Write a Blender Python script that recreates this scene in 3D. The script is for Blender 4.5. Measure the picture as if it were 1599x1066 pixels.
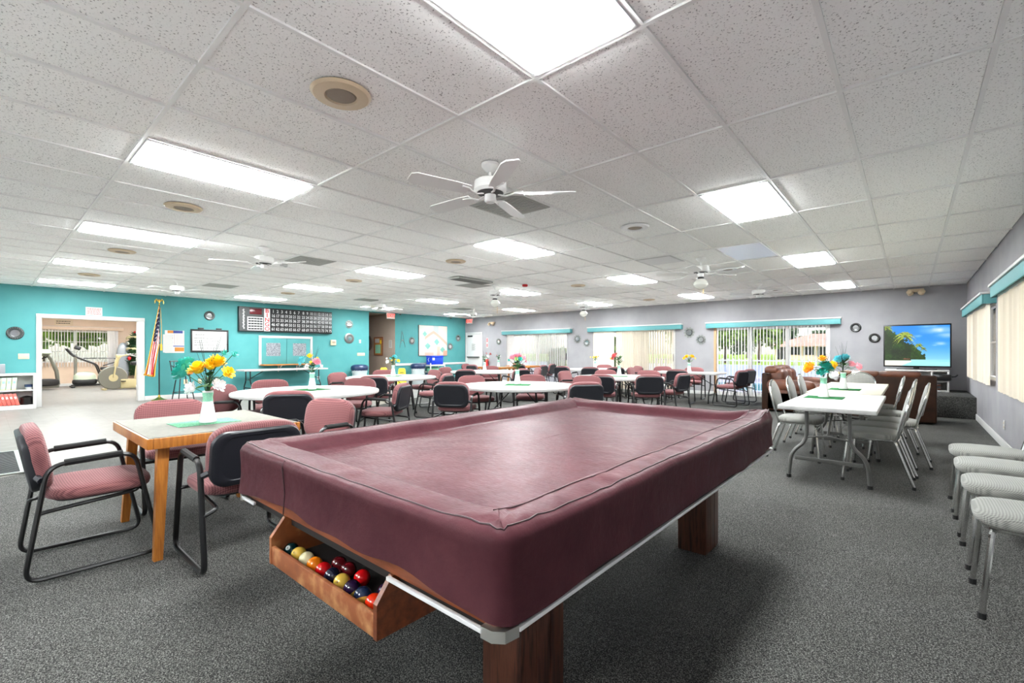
import bpy, bmesh, math, random
from math import pi, sin, cos, radians, hypot, atan2
from mathutils import Vector, Matrix
random.seed(7)
for o in list(bpy.data.objects): bpy.data.objects.remove(o)
SC = bpy.context.scene
COL = SC.collection
# ---------------------------------------------------------------- camera
cam_d = bpy.data.cameras.new('camera'); cam = bpy.data.objects.new('camera', cam_d); COL.objects.link(cam)
cam_d.sensor_width = 36.0; cam_d.lens = 718.36/1599*36
cam_d.shift_y = (549.06-533.0)/1599
cam_d.clip_start = 0.05; cam_d.clip_end = 600
cam.location = (0, 0, 1.25); cam.rotation_euler = (pi/2, 0, 0.7146)
SC.camera = cam
# ---------------------------------------------------------------- sky, sun, exposure
world = bpy.data.worlds.new('sky'); SC.world = world; world.use_nodes = True
_n = world.node_tree.nodes; _l = world.node_tree.links
_bg = _n['Background']; _sky = _n.new('ShaderNodeTexSky'); _sky.sky_type = 'NISHITA'
_sky.sun_disc = False; _sky.sun_elevation = radians(48); _sky.sun_rotation = radians(139)
_sky.air_density = 1.0; _sky.dust_density = 1.2
_l.new(_sky.outputs[0], _bg.inputs[0]); _bg.inputs[1].default_value = 0.08
sun_d = bpy.data.lights.new('sun', 'SUN'); sun_d.energy = 1.0; sun_d.angle = 0.01; sun_d.color = (1, .95, .86)
sun = bpy.data.objects.new('sun', sun_d); COL.objects.link(sun)
sun.rotation_euler = Vector((-.55, .62, -.9)).to_track_quat('-Z', 'Y').to_euler()
TROFFER = 15.0          # radiance of the ceiling lights' diffusers
SC.view_settings.view_transform = 'Standard'; SC.view_settings.look = 'None'
SC.view_settings.gamma = 1.0; SC.view_settings.use_curve_mapping = False
SC.view_settings.exposure = 2.25
SC.cycles.max_bounces = 10; SC.cycles.diffuse_bounces = 6; SC.cycles.transparent_max_bounces = 16
SC.cycles.sample_clamp_indirect = 6.0
SC.cycles.use_denoising = True
# ---------------------------------------------------------------- room numbers
XL, XR, YB, YF, HC = -14.85, 0.91, 13.97, -5.2, 2.7127
GX0, GY0, TX, TY = -2.1319, 0.7295, .6096, 1.2192      # ceiling grid origin and module
# ---------------------------------------------------------------- mesh builder
class MB:
    def __init__(s): s.v = []; s.f = []; s.mi = []
    def add(s, vs, fs, m=0, M=None):
        n = len(s.v)
        if M is not None: vs = [M @ Vector(q) for q in vs]
        s.v += [tuple(q) for q in vs]
        for q in fs: s.f.append([n+i for i in q]); s.mi.append(m)
        return s
    def box(s, x0, x1, y0, y1, z0, z1, m=0, M=None):
        vs = [(x, y, z) for x in (x0, x1) for y in (y0, y1) for z in (z0, z1)]
        return s.add(vs, [(0,1,3,2),(4,6,7,5),(0,4,5,1),(2,3,7,6),(0,2,6,4),(1,5,7,3)], m, M)
    def rbox(s, x0, x1, y0, y1, z0, z1, r=.01, m=0, M=None, seg=2):
        bm = bmesh.new(); bmesh.ops.create_cube(bm, size=1)
        for q in bm.verts: q.co = ((x0+x1)/2+q.co.x*(x1-x0), (y0+y1)/2+q.co.y*(y1-y0), (z0+z1)/2+q.co.z*(z1-z0))
        bmesh.ops.bevel(bm, geom=list(bm.edges), offset=r, segments=seg, affect='EDGES', profile=.5)
        bm.verts.ensure_lookup_table()
        vs = [tuple(q.co) for q in bm.verts]; fs = [[q.index for q in f.verts] for f in bm.faces]; bm.free()
        return s.add(vs, fs, m, M)
    def tube(s, pts, r, n=8, closed=False, m=0, M=None, r2=None, taper=None):
        P = [Vector(p) for p in pts]; N = len(P)
        if N < 2: return s
        def tan(i):
            if closed: return (P[(i+1) % N]-P[(i-1) % N]).normalized()
            if i == 0: return (P[1]-P[0]).normalized()
            if i == N-1: return (P[-1]-P[-2]).normalized()
            return (P[i+1]-P[i-1]).normalized()
        t = tan(0); ref = Vector((0,0,1)) if abs(t.z) < .9 else Vector((1,0,0))
        u = t.cross(ref).normalized(); vs = []
        for i in range(N):
            t = tan(i); u = (u - t*u.dot(t)); u = u.normalized() if u.length > 1e-6 else t.orthogonal().normalized()
            w = t.cross(u); rr = r*(taper[i] if taper else 1); rw = (r2 or r)*(taper[i] if taper else 1)
            for k in range(n):
                a = 2*pi*k/n; vs.append(P[i]+u*(cos(a)*rr)+w*(sin(a)*rw))
        fs = []
        for i in range(N if closed else N-1):
            j = (i+1) % N
            for k in range(n):
                l = (k+1) % n; fs.append((i*n+k, i*n+l, j*n+l, j*n+k))
        if not closed: fs.append(list(range(n))[::-1]); fs.append([(N-1)*n+k for k in range(n)])
        return s.add(vs, fs, m, M)
    def lathe(s, prof, n=20, c=(0,0,0), m=0, M=None, a0=0, caps=True):
        vs = []; fs = []
        for (r, z) in prof:
            for k in range(n):
                a = a0+2*pi*k/n; vs.append((c[0]+r*cos(a), c[1]+r*sin(a), c[2]+z))
        for i in range(len(prof)-1):
            for k in range(n):
                l = (k+1) % n; fs.append((i*n+k, i*n+l, (i+1)*n+l, (i+1)*n+k))
        if caps:
            fs.append(list(range(n))[::-1]); fs.append([(len(prof)-1)*n+k for k in range(n)])
        return s.add(vs, fs, m, M)
    def sq(s, c, sx, sy, sz, e1=.5, e2=.5, nu=20, nv=10, m=0, M=None):
        f = lambda w, e: math.copysign(abs(w)**e, w)
        vs = [(c[0], c[1], c[2]-sz)]
        for i in range(1, nv):
            p = -pi/2+pi*i/nv
            for k in range(nu):
                a = 2*pi*k/nu
                vs.append((c[0]+sx*f(cos(p), e1)*f(cos(a), e2), c[1]+sy*f(cos(p), e1)*f(sin(a), e2), c[2]+sz*f(sin(p), e1)))
        vs.append((c[0], c[1], c[2]+sz)); fs = []
        for k in range(nu):
            l = (k+1) % nu; fs.append((0, 1+l, 1+k)); fs.append((len(vs)-1, 1+(nv-2)*nu+k, 1+(nv-2)*nu+l))
            for i in range(nv-2): fs.append((1+i*nu+k, 1+i*nu+l, 1+(i+1)*nu+l, 1+(i+1)*nu+k))
        return s.add(vs, fs, m, M)
    def prism(s, out, z0, z1, m=0, M=None):
        n = len(out); vs = [(x, y, z0) for x, y in out]+[(x, y, z1) for x, y in out]
        fs = [list(range(n))[::-1], list(range(n, 2*n))]+[(k, (k+1) % n, n+(k+1) % n, n+k) for k in range(n)]
        return s.add(vs, fs, m, M)
    def mesh(s, name, mats, smooth=35):
        me = bpy.data.meshes.new(name); me.from_pydata(s.v, [], s.f)
        for q in (mats if isinstance(mats, (list, tuple)) else [mats]): me.materials.append(q)
        if any(s.mi): me.polygons.foreach_set('material_index', s.mi)
        me.validate(); me.update()
        bm = bmesh.new(); bm.from_mesh(me); bmesh.ops.recalc_face_normals(bm, faces=bm.faces); bm.to_mesh(me); bm.free()
        if smooth:
            me.polygons.foreach_set('use_smooth', [True]*len(me.polygons)); me.set_sharp_from_angle(angle=radians(smooth))
        return me
    def build(s, name, mats, parent=None, smooth=35): return obj(name, s.mesh(name, mats, smooth), parent)
def obj(name, me, parent=None, loc=None, rz=None):
    o = bpy.data.objects.new(name, me); COL.objects.link(o)
    if parent is not None: o.parent = parent
    if loc is not None: o.location = loc
    if rz is not None: o.rotation_euler = (0, 0, rz)
    return o
def tag(o, label, cat, group=None):
    o['label'] = label; o['category'] = cat
    if group: o['group'] = group
    return o
def thing(name, label, cat, loc=(0,0,0), rz=0, group=None):
    o = obj(name, None, None, loc, rz); o.empty_display_size = .1
    return tag(o, label, cat, group)
def struct(name, mb, mats, smooth=35):
    o = mb.build(name, mats, None, smooth); o['kind'] = 'structure'; return o
KIDS = {}
def copy_tree(o, parent=None, loc=None, rz=None, label=None, group=None):
    c = o.copy(); COL.objects.link(c); c.parent = parent
    if loc is not None: c.location = loc
    if rz is not None: c.rotation_euler = (0, 0, rz)
    if label: c['label'] = label
    if group: c['group'] = group
    if o not in KIDS: KIDS[o] = list(o.children)
    for ch in KIDS[o]: copy_tree(ch, c)
    return c
def arc(c, r, a0, a1, n=8): return [(c[0]+r*cos(a0+(a1-a0)*k/n), c[1]+r*sin(a0+(a1-a0)*k/n)) for k in range(n+1)]
def rrect(x0, x1, y0, y1, r, n=6):
    o = []
    for cx, cy, a in ((x1-r, y1-r, 0), (x0+r, y1-r, pi/2), (x0+r, y0+r, pi), (x1-r, y0+r, 3*pi/2)): o += arc((cx, cy), r, a, a+pi/2, n)
    return o
def smooth_path(pts, r=.05, n=5, closed=False):
    P = [Vector(p) for p in pts]; N = len(P); out = []
    for i in range(N):
        if not closed and i in (0, N-1): out.append(P[i]); continue
        a, b, c = P[i-1], P[i], P[(i+1) % N]
        d1 = (a-b); d2 = (c-b); q = min(r, d1.length*.48, d2.length*.48)
        s0 = b+d1.normalized()*q; s1 = b+d2.normalized()*q
        for k in range(n+1):
            t = k/n; out.append(s0*(1-t)**2+b*2*t*(1-t)+s1*t*t)
    return out
RX = lambda a: Matrix.Rotation(a, 4, 'X'); RY = lambda a: Matrix.Rotation(a, 4, 'Y'); RZ = lambda a: Matrix.Rotation(a, 4, 'Z')
TR = lambda x, y, z: Matrix.Translation((x, y, z))
# text meshes, flat letters in the XY plane, centred
_txt = {}
def text_mesh(body, size, mat, align='CENTER', key=None):
    k = (body, size, mat.name, align)
    if k not in _txt:
        c = bpy.data.curves.new('lettering', 'FONT'); c.body = body; c.size = size; c.align_x = align; c.align_y = 'CENTER'; c.resolution_u = 2; c.offset = size*.018
        o = bpy.data.objects.new('lettering', c); me = bpy.data.meshes.new_from_object(o)
        bpy.data.objects.remove(o); me.materials.clear(); me.materials.append(mat); _txt[k] = me
    return _txt[k]
# a flat printed picture: fn(u,v)->rgb in sRGB 0..1, on a grid in the local XZ plane facing -Y
def lin(c): return tuple((q/12.92 if q <= .04045 else ((q+.055)/1.055)**2.4) for q in c)
def print_mesh(name, w, h, nu, nv, fn, mat):
    vs = []; fs = []; cl = []
    for j in range(nv+1):
        for i in range(nu+1): vs.append((-w/2+w*i/nu, 0, -h/2+h*j/nv))
    for j in range(nv):
        for i in range(nu):
            a = j*(nu+1)+i; fs.append((a, a+1, a+nu+2, a+nu+1)); cl.append(lin(fn((i+.5)/nu, (j+.5)/nv)))
    me = bpy.data.meshes.new(name); me.from_pydata(vs, [], fs); me.materials.append(mat)
    at = me.color_attributes.new('print', 'FLOAT_COLOR', 'CORNER'); d = []
    g = 1 if mat.name.startswith('television') else .55
    for c in cl: d += [c[0]*g, c[1]*g, c[2]*g, 1]*4
    at.data.foreach_set('color', d); me.update(); return me
# ---------------------------------------------------------------- materials
def newmat(name):
    m = bpy.data.materials.new(name); m.use_nodes = True; nt = m.node_tree
    return m, nt.nodes, nt.links, nt.nodes['Principled BSDF']
def pm(name, col, rough=.5, metal=0, spec=.5, coat=0, emit=None, es=0):
    m, n, l, p = newmat(name); p.inputs['Base Color'].default_value = (*lin(col), 1)
    p.inputs['Roughness'].default_value = rough; p.inputs['Metallic'].default_value = metal
    p.inputs['Specular IOR Level'].default_value = spec; p.inputs['Coat Weight'].default_value = coat
    if emit: p.inputs['Emission Color'].default_value = (*lin(emit), 1); p.inputs['Emission Strength'].default_value = es
    return m
def coords(n, l, kind='Object', scale=(1,1,1)):
    t = n.new('ShaderNodeTexCoord'); mp = n.new('ShaderNodeMapping'); mp.inputs['Scale'].default_value = scale
    if kind == 'World':
        g = n.new('ShaderNodeNewGeometry'); l.new(g.outputs['Position'], mp.inputs[0])
    else: l.new(t.outputs[kind], mp.inputs[0])
    return mp.outputs[0]
def ramp(n, l, fac, stops):
    r = n.new('ShaderNodeValToRGB'); e = r.color_ramp.elements
    while len(e) < len(stops): e.new(.5)
    for q, (p, c) in zip(e, stops): q.position = p; q.color = (*lin(c), 1)
    l.new(fac, r.inputs[0]); return r.outputs[0]
def noise(n, l, vec, scale, detail=3, rough=.5):
    q = n.new('ShaderNodeTexNoise'); q.inputs['Scale'].default_value = scale; q.inputs['Detail'].default_value = detail; q.inputs['Roughness'].default_value = rough
    l.new(vec, q.inputs['Vector']); return q.outputs['Fac']
def bump(n, l, p, h, s=.2, d=.01):
    b = n.new('ShaderNodeBump'); b.inputs['Strength'].default_value = s; b.inputs['Distance'].default_value = d
    l.new(h, b.inputs['Height']); l.new(b.outputs[0], p.inputs['Normal'])
def nmat(name, stops, scale=10, rough=.5, kind='Object', sc=(1,1,1), detail=3, bs=0, bd=.01, metal=0, spec=.5, coat=0):
    m, n, l, p = newmat(name); v = coords(n, l, kind, sc); f = noise(n, l, v, scale, detail)
    l.new(ramp(n, l, f, stops), p.inputs['Base Color']); p.inputs['Roughness'].default_value = rough; p.inputs['Metallic'].default_value = metal
    p.inputs['Specular IOR Level'].default_value = spec; p.inputs['Coat Weight'].default_value = coat
    if bs: bump(n, l, p, f, bs, bd)
    return m
def carpet_mat():
    m, n, l, p = newmat('grey loop carpet'); v = coords(n, l, 'World')
    f = noise(n, l, v, 190, 2, .7); g = noise(n, l, v, 1.3, 3)
    c = ramp(n, l, f, [(.34, (.08,.08,.075)), (.5, (.235,.235,.23)), (.66, (.51,.51,.495))])
    d = ramp(n, l, g, [(.3, (.90,.90,.89)), (.7, (1,1,1))])
    mx = n.new('ShaderNodeMix'); mx.data_type = 'RGBA'; mx.blend_type = 'MULTIPLY'; mx.inputs[0].default_value = 1
    l.new(c, mx.inputs[6]); l.new(d, mx.inputs[7]); l.new(mx.outputs[2], p.inputs['Base Color'])
    p.inputs['Roughness'].default_value = .95; p.inputs['Specular IOR Level'].default_value = .15; bump(n, l, p, f, .6, .006); return m
def vinyl_mat():
    m, n, l, p = newmat('glossy off-white vinyl tile'); v = coords(n, l, 'World')
    b = n.new('ShaderNodeTexBrick'); b.offset = 0; b.inputs['Scale'].default_value = 1; b.inputs['Brick Width'].default_value = .305; b.inputs['Row Height'].default_value = .305
    b.inputs['Mortar Size'].default_value = .0025; b.inputs['Color1'].default_value = (*lin((.51,.50,.485)), 1); b.inputs['Color2'].default_value = (*lin((.495,.485,.47)), 1); b.inputs['Mortar'].default_value = (*lin((.45,.44,.425)), 1)
    l.new(v, b.inputs['Vector']); g = noise(n, l, v, 6, 4); d = ramp(n, l, g, [(.3, (.93,.93,.92)), (.7, (1,1,1))])
    mx = n.new('ShaderNodeMix'); mx.data_type = 'RGBA'; mx.blend_type = 'MULTIPLY'; mx.inputs[0].default_value = 1
    l.new(b.outputs[0], mx.inputs[6]); l.new(d, mx.inputs[7]); l.new(mx.outputs[2], p.inputs['Base Color'])
    p.inputs['Roughness'].default_value = .30; p.inputs['Specular IOR Level'].default_value = .02; bump(n, l, p, g, .03, .01); return m
def tile_mat():
    m, n, l, p = newmat('fissured ceiling tile'); v = coords(n, l, 'World')
    f = noise(n, l, v, 95, 2, .6); w = noise(n, l, v, 1.1, 2)
    c = ramp(n, l, f, [(.33, (.60,.60,.59)), (.38, (.97,.97,.96)), (.6, (.985,.985,.975))])
    l.new(c, p.inputs['Base Color']); p.inputs['Roughness'].default_value = .9; p.inputs['Specular IOR Level'].default_value = .1
    bump(n, l, p, f, .25, .004); return m
def fabric_mat(name, a, b, c, scale=95):
    m, n, l, p = newmat(name); v = coords(n, l)
    sx = n.new('ShaderNodeSeparateXYZ'); l.new(v, sx.inputs[0])
    def mth(op, a, b=None):
        q = n.new('ShaderNodeMath'); q.operation = op
        for k, z in ((0, a), (1, b)):
            if z is None: continue
            if isinstance(z, (int, float)): q.inputs[k].default_value = z
            else: l.new(z, q.inputs[k])
        return q.outputs[0]
    vv = mth('ADD', sx.outputs[1], sx.outputs[2]); kk = 2*pi*scale/10
    a1 = mth('COSINE', mth('MULTIPLY', mth('ADD', sx.outputs[0], vv), kk)); b1 = mth('COSINE', mth('MULTIPLY', mth('SUBTRACT', sx.outputs[0], vv), kk))
    h_ = mth('MULTIPLY_ADD', mth('MULTIPLY', a1, b1), -.5); h_.node.inputs[2].default_value = .5
    col = ramp(n, l, h_, [(.1, a), (.5, b), (.9, c)])
    l.new(col, p.inputs['Base Color']); p.inputs['Roughness'].default_value = .9; p.inputs['Specular IOR Level'].default_value = .2
    p.inputs['Sheen Weight'].default_value = .15; bump(n, l, p, h_, .3, .003); return m
def wood_mat(name, stops, sc=(1, 12, 12), scale=3, rough=.4, coat=0):
    m, n, l, p = newmat(name); v = coords(n, l, 'Object', sc); f = noise(n, l, v, scale, 6, .6)
    l.new(ramp(n, l, f, stops), p.inputs['Base Color']); p.inputs['Roughness'].default_value = rough; p.inputs['Coat Weight'].default_value = coat; return m
def print_mat(name, emit=0, rough=.5):
    m, n, l, p = newmat(name); a = n.new('ShaderNodeAttribute'); a.attribute_name = 'print'; p.inputs['Roughness'].default_value = rough
    l.new(a.outputs['Color'], p.inputs['Base Color'])
    if emit:
        l.new(a.outputs['Color'], p.inputs['Emission Color']); p.inputs['Emission Strength'].default_value = emit
        p.inputs['Base Color'].default_value = (0,0,0,1); l.remove(p.inputs['Base Color'].links[0])
    return m
def glass_mat(name, tint=(1,1,1), gl=.08):
    m = bpy.data.materials.new(name); m.use_nodes = True; n = m.node_tree.nodes; l = m.node_tree.links; n.clear()
    o = n.new('ShaderNodeOutputMaterial'); t = n.new('ShaderNodeBsdfTransparent'); g = n.new('ShaderNodeBsdfGlossy'); x = n.new('ShaderNodeMixShader'); f = n.new('ShaderNodeFresnel')
    t.inputs[0].default_value = (*tint, 1); g.inputs['Roughness'].default_value = .02; f.inputs[0].default_value = 1.35
    l.new(f.outputs[0], x.inputs[0]); l.new(t.outputs[0], x.inputs[1]); l.new(g.outputs[0], x.inputs[2]); l.new(x.outputs[0], o.inputs[0]); return m
def slat_mat(name, col, tr=.35):
    m = bpy.data.materials.new(name); m.use_nodes = True; n = m.node_tree.nodes; l = m.node_tree.links; n.clear()
    o = n.new('ShaderNodeOutputMaterial'); d = n.new('ShaderNodeBsdfDiffuse'); t = n.new('ShaderNodeBsdfTranslucent'); x = n.new('ShaderNodeMixShader')
    d.inputs[0].default_value = (*lin(col), 1); t.inputs[0].default_value = (*lin(col), 1); x.inputs[0].default_value = tr
    l.new(d.outputs[0], x.inputs[1]); l.new(t.outputs[0], x.inputs[2]); l.new(x.outputs[0], o.inputs[0]); return m
def leaf_mat(name, a, b):
    m, n, l, p = newmat(name); v = coords(n, l, 'World'); f = noise(n, l, v, 2.2, 5)
    l.new(ramp(n, l, f, [(.35, a), (.65, b)]), p.inputs['Base Color']); p.inputs['Roughness'].default_value = .7; return m
W = dict(
 carpet=carpet_mat(), vinyl=vinyl_mat(), tile=tile_mat(),
 turq=nmat('turquoise wall paint', [(.3, (.30,.545,.55)), (.7, (.325,.57,.575))], 2.5, .45, 'World', bs=.03, spec=.06),
 grey=nmat('light grey wall paint', [(.3, (.555,.55,.565)), (.7, (.595,.59,.60))], 2.5, .6, 'World', bs=.03, spec=.1),
 tan=nmat('peach beige wall paint', [(.3, (.80,.71,.62)), (.7, (.84,.75,.66))], 2, .6, 'World'),
 taupe=nmat('taupe hallway paint', [(.3, (.63,.57,.52)), (.7, (.66,.60,.55))], 2, .6, 'World'),
 white=pm('white satin paint', (.76,.76,.755), .5, spec=.08), rail=pm('white ceiling grid metal', (.92,.92,.91), .4),
 bounce=nmat('pale entry tile', [(.3, (.86,.86,.85)), (.7, (.90,.90,.89))], 3, .5, 'World', spec=.1),  # pale reflector colour for the floor strip added out of view
 plaster=pm('white ceiling slab', (.9,.9,.9), .9),
 lens=None, lensrim=pm('white troffer frame', (.9,.9,.9), .4),
 beige=pm('beige speaker plastic', (.80,.72,.60), .4), beigedark=pm('speaker mesh', (.55,.50,.44), .6),
 fanwhite=pm('white fan enamel', (.93,.93,.92), .3), fandark=pm('fan motor slots', (.25,.25,.25), .5), globe=pm('frosted glass globe', (.9,.9,.87), .15, coat=.5),
 vent=pm('grey vent grille', (.66,.66,.64), .5), ventdark=pm('dark vent grille', (.42,.42,.41), .5), panel=pm('glossy white ceiling panel', (.95,.95,.97), .25),
 mauve=fabric_mat('mauve patterned upholstery', (.56,.375,.37), (.485,.305,.312), (.36,.215,.235), 420),
 shell=pm('black chair back plastic', (.09,.095,.12), .42), black=pm('black powder-coated steel', (.055,.055,.06), .35), rubber=pm('black rubber', (.05,.05,.05), .8),
 greyfab=fabric_mat('pale grey patterned upholstery', (.56,.56,.54), (.50,.50,.48), (.39,.39,.38), 480),
 chrome=pm('chrome tube', (.80,.80,.79), .18, 1), steel=pm('grey painted steel', (.40,.40,.39), .4, .6),
 plastic=nmat('white blow-moulded plastic', [(.3, (.68,.68,.67)), (.7, (.71,.71,.70))], 30, .5, spec=.12),
 cream=nmat('cream blow-moulded plastic', [(.3, (.67,.65,.59)), (.7, (.70,.68,.62))], 30, .5, spec=.12),
 oak=wood_mat('golden oak', [(.3, (.56,.32,.11)), (.7, (.74,.48,.20))], (3, 40, 3), 2, .35),
 greytop=nmat('grey laminate', [(.3, (.45,.445,.42)), (.7, (.49,.485,.455))], 40, .6, spec=.02),
 walnut=wood_mat('dark walnut laminate', [(.3, (.13,.075,.06)), (.5, (.36,.215,.16)), (.62, (.16,.09,.07)), (.78, (.33,.19,.14))], (14, 14, 1.2), 2.2, .35),
 mahog=wood_mat('brown mahogany', [(.3, (.36,.17,.09)), (.7, (.55,.29,.15))], (3, 20, 20), 2, .35),
 boxwood=nmat('worn brown wood', [(.25, (.46,.25,.13)), (.55, (.56,.31,.16)), (.72, (.72,.52,.34))], 14, .5, detail=5),
 silver=pm('brushed aluminium', (.80,.80,.78), .3, .9), trimwhite=pm('white aluminium edge strip', (.92,.92,.92), .3, .2),
 darkin=pm('dark box lining', (.09,.06,.05), .8),
 sofa=nmat('brown leather', [(.3, (.26,.13,.07)), (.7, (.40,.215,.12))], 6, .5, bs=.2, detail=5), sofaback=nmat('dark brown leather', [(.3, (.13,.075,.04)), (.7, (.19,.105,.06))], 6, .6, bs=.1, spec=.2),
 vase=pm('white milk glass', (.93,.93,.93), .2, coat=.5), mint=nmat('mint green glitter band', [(.4, (.45,.72,.60)), (.6, (.60,.84,.72))], 200, .5), matgreen=nmat('green woven runner', [(.4, (.12,.33,.19)), (.6, (.20,.44,.26))], 150, .9, spec=.03), matmint=nmat('pale mint woven runner', [(.4, (.34,.56,.44)), (.6, (.46,.68,.55))], 150, .9, spec=.03),
 stem=pm('green stem', (.16,.36,.15), .6), leaf=nmat('dark green leaf', [(.3, (.10,.27,.11)), (.7, (.22,.43,.18))], 20, .5), twig=pm('dark twig', (.14,.22,.20), .7),
 fy=pm('yellow petal', (.96,.80,.10), .6), fo=pm('orange petal', (.97,.66,.12), .6), ft=pm('teal petal', (.14,.66,.60), .6), fb=pm('aqua petal', (.36,.76,.80), .6), fw=pm('white petal', (.95,.94,.95), .6), fp=pm('pink petal', (.95,.62,.68), .6), fr=pm('coral red petal', (.86,.42,.42), .6), fd=pm('dusty red petal', (.62,.30,.30), .6),
 blindc=slat_mat('cream blind vinyl', (.95,.925,.88), .5), blindw=slat_mat('white blind vinyl', (.93,.92,.91), .4),
 valance=pm('turquoise valance fabric', (.33,.57,.58), .6), alu=pm('white window aluminium', (.88,.88,.87), .4), brownf=pm('tan wood jamb', (.72,.56,.40), .5),
 glass=glass_mat('clear window glass'), mirror=pm('mirror glass', (.88,.89,.90), .04, 1), mirsilver=pm('brushed silver petals', (.50,.51,.50), .3, .9), mirblack=pm('black mirror frame', (.07,.07,.07), .35), mirdark=pm('dark mosaic frame', (.22,.24,.24), .3, .3),
 brass=pm('polished brass', (.86,.72,.36), .22, 1), paper=pm('white paper', (.72,.72,.71), .7), ink=pm('black ink', (.08,.08,.08), .7), red=pm('red print', (.72,.10,.12), .6), exitred=pm('lit red letters', (.9,.15,.10), .5, emit=(1,.18,.12), es=1.5),
 boardblack=pm('black bingo board enamel', (.085,.085,.09), .4), boardgrey=pm('dark grey board panel', (.20,.21,.21), .5), bingowhite=pm('white board lettering', (.74,.74,.74), .6, spec=.1), led=pm('dark red display', (.33,.05,.08), .25),
 tvblack=pm('black television plastic', (.03,.03,.035), .3), screen=print_mat('television picture', .27), printed=print_mat('printed colours'),
 blue=pm('blue plastic', (.06,.22,.78), .35), yellow=pm('yellow plastic', (.95,.83,.10), .4), bag=pm('navy bin liner', (.11,.18,.32), .35), can=pm('grey white bin plastic', (.72,.76,.77), .5),
 cork=nmat('cork', [(.3, (.62,.40,.20)), (.7, (.74,.52,.28))], 60, .9),
 red_book=pm('coral red binder', (.86,.38,.34), .5), green_book=nmat('pastel book cover', [(.35, (.80,.85,.60)), (.65, (.70,.80,.75))], 9, .5), bookdark=pm('dark book spine', (.15,.16,.2), .5),
 flagp=print_mat('flag cloth', 0, .8), gold=pm('gold fringe', (.85,.62,.14), .6),
 gymgrey=pm('grey gym plastic', (.42,.42,.38), .45), gymdark=pm('black gym plastic', (.08,.08,.085), .5), gymcream=pm('cream gym enamel', (.72,.68,.52), .4), gymsilver=pm('silver green gym shell', (.66,.70,.62), .35), xmas=leaf_mat('fir needles', (.08,.20,.10), (.20,.36,.18)), foil=pm('clear plastic wrap', (.50,.52,.54), .2),
 stucco=pm('peach stucco', (.88,.76,.66), .8), rooft=nmat('pink roof tile', [(.3, (.80,.55,.48)), (.7, (.88,.64,.56))], .8, .8, 'World'), grass=nmat('lawn', [(.3, (.50,.62,.16)), (.7, (.66,.74,.26))], .3, .95, 'World'), deck=nmat('pale pool deck', [(.3, (.58,.56,.60)), (.7, (.64,.62,.66))], 1, .8, 'World'), water=pm('pool water', (.22,.62,.80), .08), lake=pm('pale lake water', (.62,.64,.76), .3), tree1=leaf_mat('tree leaves', (.16,.28,.08), (.46,.56,.22)), tree2=leaf_mat('pine needles', (.12,.20,.12), (.26,.36,.20)), bark=pm('bark', (.30,.24,.20), .9), winglass=pm('dark window glass', (.16,.17,.19), .15),
 cover=None)
def _cover():
    m, n, l, p = newmat('maroon vinyl cover'); v = coords(n, l, 'Object', (1, 1, 1)); f = noise(n, l, v, 5, 6, .65)
    v2 = coords(n, l, 'Object', (10, 70, 10)); g = noise(n, l, v2, 3, 3)
    l.new(ramp(n, l, f, [(.3, (.255,.13,.155)), (.7, (.32,.18,.20))]), p.inputs['Base Color'])
    r = n.new('ShaderNodeMapRange'); l.new(g, r.inputs[0]); r.inputs[1].default_value = .3; r.inputs[2].default_value = .7; r.inputs[3].default_value = .36; r.inputs[4].default_value = .52
    l.new(r.outputs[0], p.inputs['Roughness']); p.inputs['Specular IOR Level'].default_value = .07
    bump(n, l, p, f, .28, .02); return m
W['cover'] = _cover()
def _lens():
    m, n, l, p = newmat('lit prismatic diffuser'); v = coords(n, l, 'Object', (1, 1, 1)); sx = n.new('ShaderNodeSeparateXYZ'); l.new(v, sx.inputs[0])
    w = n.new('ShaderNodeMath'); w.operation = 'MULTIPLY'; w.inputs[1].default_value = 2*pi/.15; l.new(sx.outputs[0], w.inputs[0])
    c = n.new('ShaderNodeMath'); c.operation = 'COSINE'; l.new(w.outputs[0], c.inputs[0])
    r = n.new('ShaderNodeMapRange'); r.inputs[1].default_value = -1; r.inputs[2].default_value = 1; r.inputs[3].default_value = TROFFER*.8; r.inputs[4].default_value = TROFFER*1.2
    l.new(c.outputs[0], r.inputs[0]); p.inputs['Emission Color'].default_value = (.955, .99, 1.0, 1); l.new(r.outputs[0], p.inputs['Emission Strength']); return m
W['lens'] = _lens()
# ================================================================ floor
KX = lambda y: -6.75-.44*y                       # the slanted carpet edge
fb = MB(); fb.box(-23.6, XR+.12, YF-.1, YB+.12, -.12, -.004)
floor = struct('floor', fb, W['deck'], 0)
q = MB(); ys = [YF, YB]
q.prism([(KX(YF), YF), (XR, YF), (XR, YB), (KX(YB), YB)], -.004, .004)
q.build('carpet', W['carpet'], floor, 0)
q = MB(); q.prism([(-23.4, YF), (KX(YF), YF), (KX(YB), YB), (-23.4, YB)], -.004, .001); q.build('vinyl_tile_floor', W['vinyl'], floor, 0)
q = MB(); q.box(-3.2, XR, YF, -1.0, -.003, .008); q.build('bounce_floor_strip', W['bounce'], floor, 0)  # unseen pale strip added behind the camera to bounce light onto the ceiling
# raised carpeted platform in the corner
q = MB(); q.rbox(-1.0, XR-.001, 11.95, YB-.001, .0041, .41, .012)
o = struct('trim_1', q, W['carpet'])
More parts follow.
